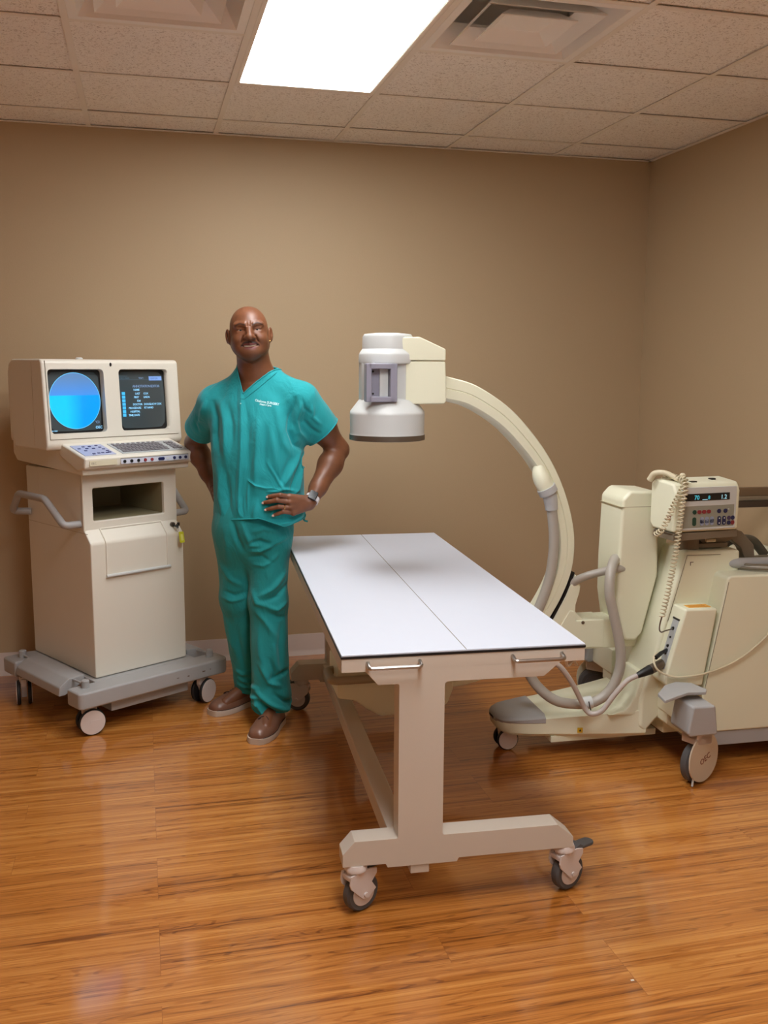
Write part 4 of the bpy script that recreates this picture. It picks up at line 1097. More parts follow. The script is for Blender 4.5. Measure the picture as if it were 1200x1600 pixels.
# ---- skin
zs_ = np.concatenate([np.arange(0.0, .88, .012), np.arange(.88, 1.10, .0024), np.arange(1.10, 1.56, .004), np.arange(1.56, 1.86, .0021)])
B = Field(np.arange(.12, .93, .0026), np.arange(3.84, 4.68, .0028), zs_)
# trunk and legs under the clothes
B.op(lambda X, Y, Z: np.maximum(d_torso(X, Y, Z, .022), np.maximum(Z - 1.50, 1.06 - Z)), (.2, 3.95, 1.04), (.76, 4.42, 1.50), .02)
B.op(lambda X, Y, Z: d_ell(X, Y, Z, (.465, 4.178, 1.0), (.125, .095, .14)), (.3, 4.05, .84), (.62, 4.3, 1.16), .03)
cone(B, (.525, 4.150, .90), (.520, 4.12, .53), .070, .058, .03); cone(B, (.520, 4.12, .53), (.520, 4.10, .11), .056, .040, .03)
cone(B, (.415, 4.215, .90), (.400, 4.25, .53), .072, .056, .03); cone(B, (.400, 4.25, .53), (.448, 4.36, .11), .056, .040, .03)
cone(B, (.520, 4.10, .10), (.470, 3.93, .045), .036, .028, .02); cone(B, (.448, 4.36, .10), (.33, 4.28, .045), .036, .028, .02)
# neck, shoulders
cone(B, (.488, 4.205, 1.47), (.464, 4.178, 1.66), .078, .068, .035)
cone(B, (.490, 4.210, 1.555), (.60, 4.15, 1.460), .048, .050, .05); cone(B, (.480, 4.22, 1.53), (.36, 4.28, 1.445), .050, .050, .04)
# left arm (viewer's right)
cone(B, shL, lerp3(shL, elL, .55), .062, .061, .03); cone(B, lerp3(shL, elL, .45), elL, .061, .046, .03)
cone(B, elL, lerp3(elL, wrL, .28), .046, .051, .02); cone(B, lerp3(elL, wrL, .28), lerp3(elL, wrL, .72), .051, .037, .03); cone(B, lerp3(elL, wrL, .70), wrL, .036, .0265, .02)
cone(B, (elL[0] + .012, elL[1] + .010, elL[2] - .004), (elL[0] + .014, elL[1] + .012, elL[2] - .010), .034, .034, .015)
# right arm
cone(B, shR, lerp3(shR, elR, .55), .060, .056, .03); cone(B, lerp3(shR, elR, .45), elR, .056, .044, .03)
cone(B, elR, lerp3(elR, wrR, .30), .044, .046, .02); cone(B, lerp3(elR, wrR, .30), lerp3(elR, wrR, .75), .046, .034, .03); cone(B, lerp3(elR, wrR, .72), wrR, .034, .027, .02)
# left hand: fingers forward on the hip, thumb behind
def P(x, z, off): return (x, cloth_y(x, z, off), z)
mcL = [P(.594, 1.040, .018), P(.592, 1.018, .019), P(.598, .994, .019), P(.608, .972, .018)]
pipL = [P(.551, 1.049, .019), P(.538, 1.028, .020), P(.544, 1.000, .019), P(.563, .978, .017)]
dipL = [P(.524, 1.046, .013), P(.508, 1.022, .014), P(.516, .993, .013), P(.542, .970, .012)]
tipL = [P(.504, 1.042, .009), P(.486, 1.017, .009), P(.496, .988, .009), P(.526, .964, .009)]
rr = [(.0112, .0100, .0090, .0080), (.0114, .0102, .0092, .0080), (.0110, .0098, .0088, .0078), (.0100, .0088, .0078, .0070)]
for i in range(4):
    wz = (wrL[0] - .006, wrL[1], wrL[2] + (.014, .006, -.005, -.013)[i])
    cone(B, wz, mcL[i], .0185, .0142, .011)
    cone(B, mcL[i], pipL[i], rr[i][0], rr[i][1], .0035); cone(B, pipL[i], dipL[i], rr[i][1] + .0004, rr[i][2], .0035); cone(B, dipL[i], tipL[i], rr[i][2], rr[i][3], .0035)
    cone(B, mcL[i], mcL[i], .0125, .0125, .006)
th0 = (.660, 4.028, 1.006); th1 = (.668, 4.065, .985); th2 = (.690, 4.11, .985); th3 = (.692, 4.14, .990)
cone(B, th0, th1, .017, .014, .012); cone(B, th1, th2, .013, .0115, .006); cone(B, th2, th3, .011, .009, .005)
# right hand: seen edge on at the other hip
hx_ = [(.300, .0), (.303, .0), (.306, .0), (.312, .0)]
for i in range(4):
    z = 1.050 - i * .019
    mc = (.296 + .004 * i, 4.318, z - .004); pp = (.300 + .004 * i, 4.272, z - .012); tp = (.312 + .004 * i, 4.215, z - .022)
    cone(B, (wrR[0], wrR[1] - .004, wrR[2] + .012 - i * .008), mc, .018, .0135, .011)
    cone(B, mc, pp, .0112, .0102, .004); cone(B, pp, tp, .010, .008, .004)
cone(B, (.302, 4.385, 1.03), (.318, 4.40, 1.00), .016, .013, .01); cone(B, (.318, 4.40, 1.00), (.345, 4.415, .985), .0125, .010, .005)
# ---- head, modelled in its own axes (x to the viewer's right, -y forward)
HC = np.array([.4515, 4.155, 1.7185]); hy_, hp_, hr_ = R(-6), R(2), R(-3.5)
Rz = np.array([[cos(hy_), -sin(hy_), 0], [sin(hy_), cos(hy_), 0], [0, 0, 1]])
Rx = np.array([[1, 0, 0], [0, cos(hp_), -sin(hp_)], [0, sin(hp_), cos(hp_)]])
Ry = np.array([[cos(hr_), 0, sin(hr_)], [0, 1, 0], [-sin(hr_), 0, cos(hr_)]])
# tilt back: forward (-y) turns up
RH = Rz @ Rx.T @ Ry
HSC = 1.02
def hw_(p): return tuple(HC + RH @ (np.array(p) * HSC))
def h_op(fn, k=.01, mode='add', lo=(-.11, -.135, -.15), hi=(.11, .12, .13)):
    c = [hw_((a_, b_, c_)) for a_ in (lo[0], hi[0]) for b_ in (lo[1], hi[1]) for c_ in (lo[2], hi[2])]
    L_ = [min(p[i] for p in c) for i in range(3)]; U_ = [max(p[i] for p in c) for i in range(3)]
    def g(X, Y, Z):
        dx, dy, dz = (X - HC[0]) / HSC, (Y - HC[1]) / HSC, (Z - HC[2]) / HSC
        return fn(RH[0, 0] * dx + RH[1, 0] * dy + RH[2, 0] * dz, RH[0, 1] * dx + RH[1, 1] * dy + RH[2, 1] * dz, RH[0, 2] * dx + RH[1, 2] * dy + RH[2, 2] * dz) * HSC
    B.op(g, L_, U_, k, mode, pad=.012)
def h_ell(c, r, k=.01, mode='add'):
    m_ = .03
    h_op(lambda X, Y, Z: d_ell(X, Y, Z, c, r), k, mode, [c[i] - r[i] - m_ for i in range(3)], [c[i] + r[i] + m_ for i in range(3)])
def h_cone(a_, b_, ra, rb, k=.01, mode='add'):
    m_ = max(ra, rb) + .03
    h_op(lambda X, Y, Z: d_cone(X, Y, Z, a_, b_, ra, rb), k, mode, [min(a_[i], b_[i]) - m_ for i in range(3)], [max(a_[i], b_[i]) + m_ for i in range(3)])
h_ell((0, .018, .038), (.0765, .096, .080), .02)
h_ell((0, -.012, .020), (.0740, .080, .070), .02)          # forehead and temples
h_ell((0, -.020, -.024), (.0700, .066, .068), .03)          # face block
for s in (-1, 1):
    h_cone((s * .056, .004, -.042), (s * .024, -.060, -.078), .020, .021, .03)     # jaw
    h_ell((s * .0385, -.064, -.022), (.026, .024, .022), .018)                     # cheeks, lifted by the smile
    h_ell((s * .052, -.042, -.044), (.018, .028, .026), .025)
    h_cone((s * .014, -.0850, .034), (s * .052, -.0680, .037), .0105, .009, .014)   # brow ridge
h_ell((0, -.064, -.080), (.030, .024, .022), .022)          # chin
h_ell((0, -.052, -.058), (.044, .034, .030), .02)           # mouth mound
h_cone((0, -.005, -.088), (0, -.050, -.096), .030, .014, .03)
for s in (-1, 1):
    h_ell((s * .0345, -.0895, .0165), (.0185, .012, .0105), .010, 'sub')          # eye sockets
    h_ell((s * .0335, -.0665, .0150), (.0165, .0165, .0150), .004)                # eyeball mass / lids
    h_cone((s * .021, -.0805, .0215), (s * .047, -.0755, .0215), .0042, .0036, .006)   # upper lid fold
    h_cone((s * .022, -.0800, .0065), (s * .046, -.0755, .0060), .0038, .0034, .008)   # lower lid bag
    h_cone((s * .0225, -.0850, .0148), (s * .0455, -.0785, .0135), .0022, .0018, .003, 'sub')   # lid opening
h_cone((0, -.086, .026), (0, -.104, -.012), .0085, .0125, .012)   # nose
h_ell((0, -.1050, -.0165), (.0160, .0130, .0120), .008)
for s in (-1, 1):
    h_ell((s * .0170, -.0935, -.0180), (.0100, .0125, .0095), .006)
    h_ell((s * .0080, -.1010, -.0290), (.0042, .0060, .0036), .003, 'sub')
    h_cone((s * .0235, -.0885, -.0140), (s * .0420, -.0740, -.0440), .0032, .0032, .010, 'sub')   # smile fold
h_cone((-.0310, -.0745, -.0455), (0, -.0900, -.0430), .0045, .0056, .006); h_cone((.0310, -.0745, -.0435), (0, -.0900, -.0430), .0045, .0056, .006)   # upper lip
h_cone((-.0180, -.0795, -.0610), (.0180, -.0795, -.0595), .0062, .0062, .006)                    # lower lip
h_cone((-.0300, -.0820, -.0500), (0, -.0905, -.0525), .0030, .0050, .003, 'sub'); h_cone((.0300, -.0820, -.0480), (0, -.0905, -.0525), .0030, .0050, .003, 'sub')              # parted lips
h_cone((-.0020, -.0905, -.0330), (.0020, -.0905, -.0390), .0028, .0028, .004, 'sub')
for x0_, z0_, x1_, z1_ in ((-.006, .030, -.008, .052), (.004, .030, .006, .054), (.012, .036, .017, .050)):
    h_cone((x0_, -.0945, z0_), (x1_, -.0915, z1_), .0022, .0016, .006, 'sub')                    # frown lines
h_cone((-.030, -.0880, .066), (.030, -.0880, .066), .0022, .0022, .006, 'sub')
for s in (-1, 1):                                            # ears
    h_op(lambda X, Y, Z, s=s: d_ell(X - 0 * Y, Y, Z, (s * (.0850 + .35 * (Y - .0)), .012, -.002), (.0075, .0190, .0310)), .005, 'add', (s * .0815 - .03, -.03, -.05), (s * .0815 + .03, .05, .05))
    h_ell((s * .0935, .004, .004), (.0060, .0110, .0160), .004, 'sub')
    h_ell((s * .0800, .002, -.028), (.007, .009, .010), .005)
V, Q = surface_nets(B.F, B.x, B.y, B.z)
loc_h = ((V - HC) @ RH) / HSC
# colours: stubble, brows, lips, palms
def seg2(px, pz, ax_, az_, bx_, bz_):
    t = np.clip(((px - ax_) * (bx_ - ax_) + (pz - az_) * (bz_ - az_)) / ((bx_ - ax_) ** 2 + (bz_ - az_) ** 2), 0, 1)
    return np.hypot(px - ax_ - t * (bx_ - ax_), pz - az_ - t * (bz_ - az_))
X_, Y_, Z_ = loc_h.T
front = (Y_ < -.045) & (Z_ > -.14) & (np.abs(X_) < .08)
hair = np.zeros(len(V)); lip = np.zeros(len(V))
for s in (-1, 1):
    d = np.minimum(seg2(X_, Z_, s * .016, .034, s * .036, .0415), seg2(X_, Z_, s * .036, .0415, s * .054, .034))
    hair = np.maximum(hair, .8 * np.clip((.0052 - d) / .0035, 0, 1))
    d = np.minimum(seg2(X_, Z_, s * .004, -.0345, s * .024, -.0375), seg2(X_, Z_, s * .024, -.0375, s * .036, -.049))
    hair = np.maximum(hair, .85 * np.clip((.0050 - d) / .003, 0, 1))
hair = np.maximum(hair, .35 * np.clip((-.066 - Z_) / .02, 0, 1) * (np.abs(X_) < .07))
hair *= front
d = np.minimum(seg2(X_, Z_, -.026, -.0445, .026, -.0430), seg2(X_, Z_, -.018, -.0610, .018, -.0595))
lip = np.clip((.0062 - d) / .002, 0, 1) * front
def skin_mat():
    M = mat('skin', srgb(128, 80, 60), .42)
    nt = M.node_tree; N = nt.nodes; L = nt.links; b_ = N['Principled BSDF']; tc = N['Texture Coordinate']
    n = N.new('ShaderNodeTexNoise'); n.inputs['Scale'].default_value = 22; n.inputs['Detail'].default_value = 5; L.new(tc.outputs['Object'], n.inputs['Vector'])
    m1 = N.new('ShaderNodeMix'); m1.data_type = 'RGBA'; m1.inputs['A'].default_value = srgb(94, 56, 36); m1.inputs['B'].default_value = srgb(136, 86, 57); L.new(n.outputs['Fac'], m1.inputs['Factor'])
    at = N.new('ShaderNodeAttribute'); at.attribute_name = 'marks'; sp = N.new('ShaderNodeSeparateColor'); L.new(at.outputs['Color'], sp.inputs[0])
    m2 = N.new('ShaderNodeMix'); m2.data_type = 'RGBA'; L.new(sp.outputs[1], m2.inputs['Factor']); L.new(m1.outputs['Result'], m2.inputs['A']); m2.inputs['B'].default_value = srgb(122, 66, 62)
    m3 = N.new('ShaderNodeMix'); m3.data_type = 'RGBA'; L.new(sp.outputs[0], m3.inputs['Factor']); L.new(m2.outputs['Result'], m3.inputs['A']); m3.inputs['B'].default_value = srgb(34, 22, 18)
    L.new(m3.outputs['Result'], b_.inputs['Base Color'])
    b_.inputs['Subsurface Weight'].default_value = .08; b_.inputs['Subsurface Radius'].default_value = (.01, .004, .002); b_.inputs['Subsurface Scale'].default_value = .5
    n2 = N.new('ShaderNodeTexNoise'); n2.inputs['Scale'].default_value = 500; L.new(tc.outputs['Object'], n2.inputs['Vector'])
    bp = N.new('ShaderNodeBump'); bp.inputs['Strength'].default_value = .12; bp.inputs['Distance'].default_value = .001; L.new(n2.outputs['Fac'], bp.inputs['Height']); L.new(bp.outputs[0], b_.inputs['Normal'])
    return M
man = np_mesh('person', V, Q, skin_mat(), origin=ORG)
man.location = ORG
attr = man.data.color_attributes.new('marks', 'FLOAT_COLOR', 'POINT')
cdat = np.ones((len(man.data.vertices), 4), np.float32); cdat[:, 0] = hair[:len(cdat)]; cdat[:, 1] = lip[:len(cdat)]; cdat[:, 2] = 0
attr.data.foreach_set('color', cdat.ravel())
tag(man, 'bald smiling man in teal scrubs standing with hands on hips beside the table', 'person')

def wobj(name, bm, M, parent=man, **k):          # part given in world coordinates
    xf(bm, Matrix.Translation([-c for c in ORG])); return obj(name, bm, M, parent, **k)
EYEW = mat('eye_white', srgb(170, 152, 140), .3); IRIS = mat('iris', srgb(24, 14, 10), .15)
for s in (-1, 1):
    c = np.array((s * .0335, -.0665, .0143)); r_ = .0158
    e_ = bmesh.new(); bmesh.ops.create_uvsphere(e_, u_segments=24, v_segments=16, radius=r_ * HSC); bmesh.ops.translate(e_, verts=e_.verts, vec=hw_(c))
    eo = wobj('eye', e_, EYEW)
    e_ = bmesh.new(); bmesh.ops.create_uvsphere(e_, u_segments=20, v_segments=12, radius=.0062 * HSC); bmesh.ops.translate(e_, verts=e_.verts, vec=hw_(c + np.array((-.0005, -.0108, .0))))
    wobj('iris', e_, IRIS, eo)
tb_ = bmesh.new()
merge(tb_, tube([hw_((x, -.0835 + x * x * 9, -.0505 + x * x * 4 + x * .04)) for x in np.linspace(-.024, .024, 11)], .0034, 8))
wobj('teeth', tb_, TEETH)
er = bmesh.new(); bmesh.ops.create_uvsphere(er, u_segments=12, v_segments=8, radius=.0035); bmesh.ops.translate(er, verts=er.verts, vec=hw_((.0835, -.007, -.031)))
wobj('earring', er, GOLD)
# nails
for i in range(4):
    d_ = Vector(tipL[i]) - Vector(dipL[i]); d_.normalize(); c = Vector(tipL[i]) + d_ * .0035
    nrm = Vector((.1, -1, .05)).normalized()
    nb = bmesh.new(); bmesh.ops.create_uvsphere(nb, u_segments=12, v_segments=8, radius=1)
    xa = d_; ya = nrm; za = xa.cross(ya).normalized(); ya = za.cross(xa)
    Mx = Matrix((xa * .0058, ya * .0016, za * .0050)).transposed().to_4x4(); Mx.translation = c + ya * rr[i][3] * .80
    wobj('fingernail', xf(nb, Mx), SKINW)
# ring, watch
def around(c, axis, r, wire, n=28, fl=1.0):
    ax_ = Vector(axis).normalized(); u = ax_.orthogonal().normalized(); v = ax_.cross(u)
    return [Vector(c) + (u * cos(2 * pi * k / n) + v * sin(2 * pi * k / n)) * r for k in range(n)]
rc = Vector(mcL[2]).lerp(Vector(pipL[2]), .55)
wobj('ring', tube(around(rc, Vector(pipL[2]) - Vector(mcL[2]), .0108, 0), .0016, 6, closed=True), GOLD)
wd = (Vector(elL) - Vector(wrL)).normalized(); wc = Vector(wrL) + wd * .022
band = []
for k in range(40):
    a_ = 2 * pi * k / 40
u_ = (Vector((0, -1, 0)) - wd * Vector((0, -1, 0)).dot(wd)).normalized(); v_ = wd.cross(u_)
def band_ring(r0, r1, h0, h1):
    secs = []
    for k in range(40):
        a_ = 2 * pi * k / 40; dr = u_ * cos(a_) + v_ * sin(a_)
        secs.append([wc + dr * r0 + wd * h0, wc + dr * r1 + wd * h0, wc + dr * r1 + wd * h1, wc + dr * r0 + wd * h1])
    bm = bmesh.new(); rr_ = [[bm.verts.new(p) for p in s] for s in secs]
    for k in range(40):
        A, B_r = rr_[k], rr_[(k + 1) % 40]
        for j in range(4): bm.faces.new((A[j], A[(j + 1) % 4], B_r[(j + 1) % 4], B_r[j]))
    return bm
wb = wobj('wristwatch', band_ring(.0265, .0312, -.011, .011), WATCHW)
fdir = (u_ * cos(R(38)) - v_ * sin(R(38)) * (1 if v_.z > 0 else -1) * -1)
fdir = (u_ * .95 + Vector((-.25, 0, .30))).normalized(); fdir = (fdir - wd * fdir.dot(wd)).normalized(); sd = wd.cross(fdir)
Mf = Matrix((wd, sd, fdir)).transposed().to_4x4(); Mf.translation = wc + fdir * .033
wobj('watch_case', xf(prism(rrect(-.021, .021, -.018, .018, .006), 'z', -.006, .005, .002), Mf), mat('watch_case_grey', srgb(60, 58, 62), .3, metal=.8), wb)
wobj('watch_face', xf(prism(rrect(-.0198, .0198, -.0170, .0170, .005), 'z', .004, .0066, .001), Mf), GLASSB, wb)
dots = bmesh.new()
for k in range(5):
    for j in (-1, 0, 1):
        a_ = R(62 + 13 * k)
        for sg in (1,):
            dr = fdir * cos(a_) - sd * sin(a_) * sg
            merge(dots, xf(cyl((0, 0, 0), .0016, .0012, 'z', 8), Matrix.Translation(wc + dr * .0312 + wd * (j * .0062)) @ dr.to_track_quat('Z', 'Y').to_matrix().to_4x4()))
wobj('band_holes', dots, mat('band_hole_blue', srgb(84, 84, 120), .5), wb)

# ---- scrub top
STP = .0045
Sx = np.arange(.14, .86, STP); Sy = np.arange(3.95, 4.60, STP); Sz = np.arange(.88, 1.63, STP)
FS = d_shirt(Sx[:, None, None], Sy[None, :, None], Sz[None, None, :]).astype(np.float32)
SV, SQ = surface_nets(FS, Sx, Sy, Sz)

def vnormals(V, Q):
    a_, b_, c_, d_ = [V[Q[:, i]] for i in range(4)]
    n = np.cross(c_ - a_, d_ - b_); N_ = np.zeros_like(V)
    for i in range(4): np.add.at(N_, Q[:, i], n)
    return N_ / np.maximum(np.linalg.norm(N_, axis=1, keepdims=True), 1e-12)
def fold(V, N_, segs, front=None):
    """soft creases: each is a polyline, a width and a height (metres)"""
    D = np.zeros(len(V))
    for pts, w, h in segs:
        best = np.full(len(V), 9.0); tt = np.zeros(len(V)); m_ = len(pts) - 1
        for i in range(m_):
            a_, b_ = np.array(pts[i]), np.array(pts[i + 1]); ab = b_ - a_
            rel = V[:, [0, 2]] - a_; t = np.clip((rel @ ab) / (ab @ ab), 0, 1)
            dd = np.linalg.norm(rel - t[:, None] * ab, axis=1); k = dd < best
            best[k] = dd[k]; tt[k] = (i + t[k]) / m_
        env = np.sin(np.clip(tt * .92 + .04, 0, 1) * pi) ** .6
        D += 1.45 * h * np.exp(-(best / (w * .85)) ** 2) * env
    fm = np.clip((-N_[:, 1] + .15) / .5, 0, 1)
    return V + N_ * (D * fm)[:, None]
NS = vnormals(SV, SQ)
# creases of the top as (x, z) polylines on its front
SEGS = [
    ([(.408, 1.49), (.405, 1.40), (.400, 1.30), (.396, 1.20), (.385, 1.08), (.380, .96)], .010, .007),
    ([(.425, 1.42), (.425, 1.30), (.420, 1.18)], .016, -.006),
    ([(.470, 1.36), (.462, 1.26), (.455, 1.14), (.450, 1.06)], .016, .008),
    ([(.500, 1.34), (.492, 1.25), (.490, 1.15)], .015, -.006),
    ([(.520, 1.33), (.530, 1.24), (.545, 1.16)], .015, .006),
    ([(.545, 1.42), (.560, 1.33), (.570, 1.27), (.600, 1.22)], .018, .007),
    ([(.625, 1.45), (.605, 1.38), (.600, 1.32), (.625, 1.26), (.672, 1.235)], .013, -.015),
    ([(.650, 1.43), (.630, 1.36), (.640, 1.31), (.690, 1.27)], .012, .010),
    ([(.672, 1.40), (.668, 1.355), (.700, 1.32), (.735, 1.30)], .010, -.008),
    ([(.700, 1.42), (.700, 1.375), (.740, 1.34)], .009, .006), ([(.655, 1.445), (.665, 1.41), (.69, 1.39)], .008, -.006),
    ([(.66, 1.24), (.625, 1.17), (.585, 1.11), (.555, 1.07)], .014, .008),
    ([(.665, 1.21), (.640, 1.14), (.615, 1.09), (.600, 1.06)], .011, -.009),
    ([(.672, 1.19), (.655, 1.12), (.640, 1.06), (.615, 1.045)], .009, .007),
    ([(.50, 1.19), (.53, 1.14), (.555, 1.09), (.57, 1.065)], .006, .005),
    ([(.52, 1.17), (.55, 1.12), (.575, 1.085)], .006, -.004),
    ([(.60, 1.20), (.575, 1.14), (.56, 1.10)], .013, -.006),
    ([(.300, 1.43), (.305, 1.37), (.300, 1.30), (.310, 1.22)], .012, -.010),
    ([(.325, 1.44), (.335, 1.36), (.338, 1.28), (.335, 1.18)], .014, .008),
    ([(.355, 1.42), (.365, 1.34), (.362, 1.24)], .012, -.006),
    ([(.265, 1.43), (.250, 1.39), (.245, 1.34)], .010, .007), ([(.238, 1.38), (.225, 1.33), (.24, 1.29)], .009, -.006),
    ([(.305, 1.18), (.315, 1.10), (.312, 1.02), (.322, .95)], .014, .008), ([(.335, 1.15), (.345, 1.05), (.345, .95)], .012, -.007),
    ([(.46, 1.02), (.45, .98), (.445, .94)], .012, .006), ([(.52, 1.0), (.50, .97), (.49, .93)], .012, -.005),
    ([(.425, 1.11), (.455, 1.085), (.495, 1.075), (.535, 1.075)], .005, .005), ([(.425, 1.105), (.422, 1.04), (.42, .97)], .005, .003),
    ([(.56, 1.062), (.50, 1.062)], .006, .007), ([(.62, 1.06), (.58, 1.07), (.545, 1.068)], .007, .008),
    ([(.60, .945), (.55, .945), (.50, .95)], .010, -.006), ([(.66, .955), (.60, .93), (.54, .92)], .010, .008),
    ([(.39, 1.03), (.384, .99), (.39, .95)], .006, .004), ([(.402, 1.04), (.398, 1.0), (.404, .955)], .004, -.003),
]
def wrinkle(V, amp, seed, sc=1.0):
    r = np.random.RandomState(seed); o = np.zeros(len(V))
    for i in range(14):
        k = r.normal(size=3) * np.array([26, 26, 11]) * sc * (1 + i * .08); o += np.sin(V @ k + r.uniform(0, 6.28) + 1.2 * np.sin(V @ (k[::-1] * .5))) / (1 + i * .12)
    return o / 6 * amp
SV = fold(SV, NS, SEGS)
SV = SV + NS * wrinkle(SV, .0035, 3)[:, None]
# openings: hem, sleeve ends, V neck
bm = bmesh.new()
bvs = [bm.verts.new(v) for v in SV]; bm.verts.ensure_lookup_table()
for q in SQ:
    try: bm.faces.new([bvs[i] for i in q])
    except ValueError: pass
def cut(co, no, pred):
    """split along a plane, then drop the faces beyond it that satisfy pred"""
    co, no = Vector(co), Vector(no).normalized()
    gs = [f for f in bm.faces if pred(f.calc_center_median()) and abs((f.calc_center_median() - co).dot(no)) < .03]
    ge = {e for f in gs for e in f.edges}; gv = {v for f in gs for v in f.verts}
    bmesh.ops.bisect_plane(bm, geom=list(gv) + list(ge) + gs, dist=1e-6, plane_co=co, plane_no=no)
    kill = [f for f in bm.faces if (f.calc_center_median() - co).dot(no) > 1e-6 and pred(f.calc_center_median())]
    bmesh.ops.delete(bm, geom=kill, context='FACES')
cut((.42, 4.0, .944), (.10, 0, -1), lambda p: p.x <= .46 and p.z < 1.0)
cut((.46, 4.0, .950), (-.33, .0, -1), lambda p: p.x > .46 and p.z < 1.0 and p.x <= .57)
cut((.57, 4.0, .912), (.25, .0, -1), lambda p: p.x > .57 and p.z < 1.0)
nL = Vector(elL) - Vector(shL); cut((.764, 4.13, 1.300), (nL.x + .03, nL.y - .05, nL.z + .01), lambda p: p.x > .66 and p.z > 1.15 and p.z < 1.45)
nR = Vector(elR) - Vector(shR); cut(lerp3(shR, elR, .62), nR, lambda p: p.x < .36 and p.y > 4.33 and p.z < 1.42)
for s in (1, -1):                                # the V: two slanting planes on the front, a round back
    ap = Vector((.405, 0, 1.500)); side = Vector((AXS[0] * s, AXS[1] * s, 0))
    cxy = Vector((.4715, 4.19, 0))
def in_v(p):
    dx, dy = p.x - .490, p.y - 4.192
    s_ = dx * AXS[0] + dy * AXS[1]; f_ = dx * AXF[0] + dy * AXF[1]
    if f_ > 0: return p.z - 1.470 - abs(s_ + (.026 * min(1, max(0, f_ / .1)))) * (1.02 if s_ > -.026 else 1.60)
    return p.z - (1.470 + abs(s_) * (1.02 if s_ > 0 else 1.60) + (1.590 - 1.470 - abs(s_) * 1.2) * min(1, -f_ / .05))
import itertools
# cut the neck exactly by interpolating along crossing edges
es = [e for e in bm.edges if (in_v(e.verts[0].co) > 0) != (in_v(e.verts[1].co) > 0)]
for e in es:
    v0, v1 = e.verts; a_, b_ = in_v(v0.co), in_v(v1.co)
    bmesh.utils.edge_split(e, v0, a_ / (a_ - b_))
for f in list(bm.faces):
    on = [v for v in f.verts if abs(in_v(v.co)) < 2e-4]
    if len(on) == 2 and not any(set(on) <= set(e.verts) for e in f.edges):
        try: bmesh.utils.face_split(f, on[0], on[1])
        except Exception: pass
bmesh.ops.delete(bm, geom=[f for f in bm.faces if in_v(f.calc_center_median()) > 0], context='FACES')
loose = [v for v in bm.verts if not v.link_faces]; bmesh.ops.delete(bm, geom=loose, context='VERTS')
# hems: find boundary loops for piping
def boundary_loops(bm):
    bm.verts.ensure_lookup_table(); ed = {e for e in bm.edges if e.is_boundary}; loops = []
    while ed:
        e = ed.pop(); lp = [e.verts[0], e.verts[1]]
        while True:
            nx = [x for x in lp[-1].link_edges if x in ed]
            if not nx: break
            ed.discard(nx[0]); lp.append(nx[0].other_vert(lp[-1]))
        loops.append([v.co.copy() for v in lp])
    return [l for l in loops if len(l) > 30]
loops = boundary_loops(bm)
top_bvh = BVHTree.FromBMesh(bm)
bmS = bm
def smooth_loop(l, it=6):
    P_ = [v.copy() for v in l[:-1]]
    for _ in range(it): P_ = [(P_[i - 1] + P_[i] * 2 + P_[(i + 1) % len(P_)]) / 4 for i in range(len(P_))]
    return P_[::2]
top = wobj('scrub_top', bm, SCRUB, recalc=False, angle=180)
so = top.modifiers.new('thickness', 'SOLIDIFY'); so.thickness = .0025; so.offset = -1
hemM = SCRUB
for l in loops:
    zc = sum(v.z for v in l) / len(l)
    P_ = smooth_loop(l)
    nm_ = 'neckline' if zc > 1.5 else ('hem' if zc < 1.0 else 'sleeve_hem')
    wobj(nm_, tube(P_, .0028 if nm_ != 'neckline' else .0034, 8, closed=True), SCRUB, top)
def lay(pts2, off=.0015):
    """polyline (x, z) laid on the front of the shirt"""
    out = []
    for x, z in pts2:
        h = top_bvh.ray_cast(Vector((x, 3.7, z)), Vector((0, 1, 0)))
        if h[0] is not None: out.append(h[0] - Vector((0, off, 0)))
    return out
def dense(pts2, n=10):
    return [(a_[0] + (b_[0] - a_[0]) * k / n, a_[1] + (b_[1] - a_[1]) * k / n) for a_, b_ in zip(pts2, pts2[1:]) for k in range(n)] + [pts2[-1]]
wobj('pocket_edge', tube(lay(dense([(.424, 1.108), (.45, 1.088), (.49, 1.078), (.53, 1.076), (.553, 1.068)])), .0014, 6), SCRUB, top)
# V band stitching: second line below the neckline
vp = [(.545, 1.556), (.50, 1.522), (.46, 1.495), (.415, 1.470)]
wobj('neck_stitching', tube(lay(dense([(.560, 1.560), (.510, 1.520), (.460, 1.480), (.420, 1.448), (.402, 1.452)])), .0009, 5), SEAMT, top)
wobj('front_seam', tube(lay(dense([(.405, 1.450), (.402, 1.40), (.398, 1.30), (.392, 1.20), (.384, 1.08), (.380, .97)])), .0011, 6), SEAMT, top)
# embroidered words over the chest pocket
def embroider(s, x, z, size, ang, sp=1.0):
    t_ = text_bm(s, size, .0002, spacing=sp, bold=.0004)
    bmesh.ops.subdivide_edges(t_, edges=[e for e in t_.edges if e.calc_length() > .003], cuts=1)
    for v in t_.verts:
        px, pz = v.co.x * .84, v.co.z
        X = x + px * cos(ang) - pz * sin(ang); Z = z + px * sin(ang) + pz * cos(ang)
        h = top_bvh.ray_cast(Vector((X, 3.7, Z)), Vector((0, 1, 0)))
        v.co = Vector((X, (h[0].y if h[0] is not None else 4.05) - .0012 + v.co.y, Z))
    wobj('embroidery', t_, EMBR, top, recalc=False)
embroider('Okaloosa SURGERY', .462, 1.440, .0140, R(-10)); embroider('Heart Care', .480, 1.425, .0120, R(-8))
wobj('drawstring', tube(spline([(.655, 4.10, .965), (.675, 4.09, .945), (.668, 4.075, .925), (.684, 4.07, .918)], 6), .004, 8), SCRUB2, top)
# small tie dot below the V
wobj('snap', cyl(lay([(.4035, 1.430)])[0], .003, .002, 'y', 12), EMBR, top)

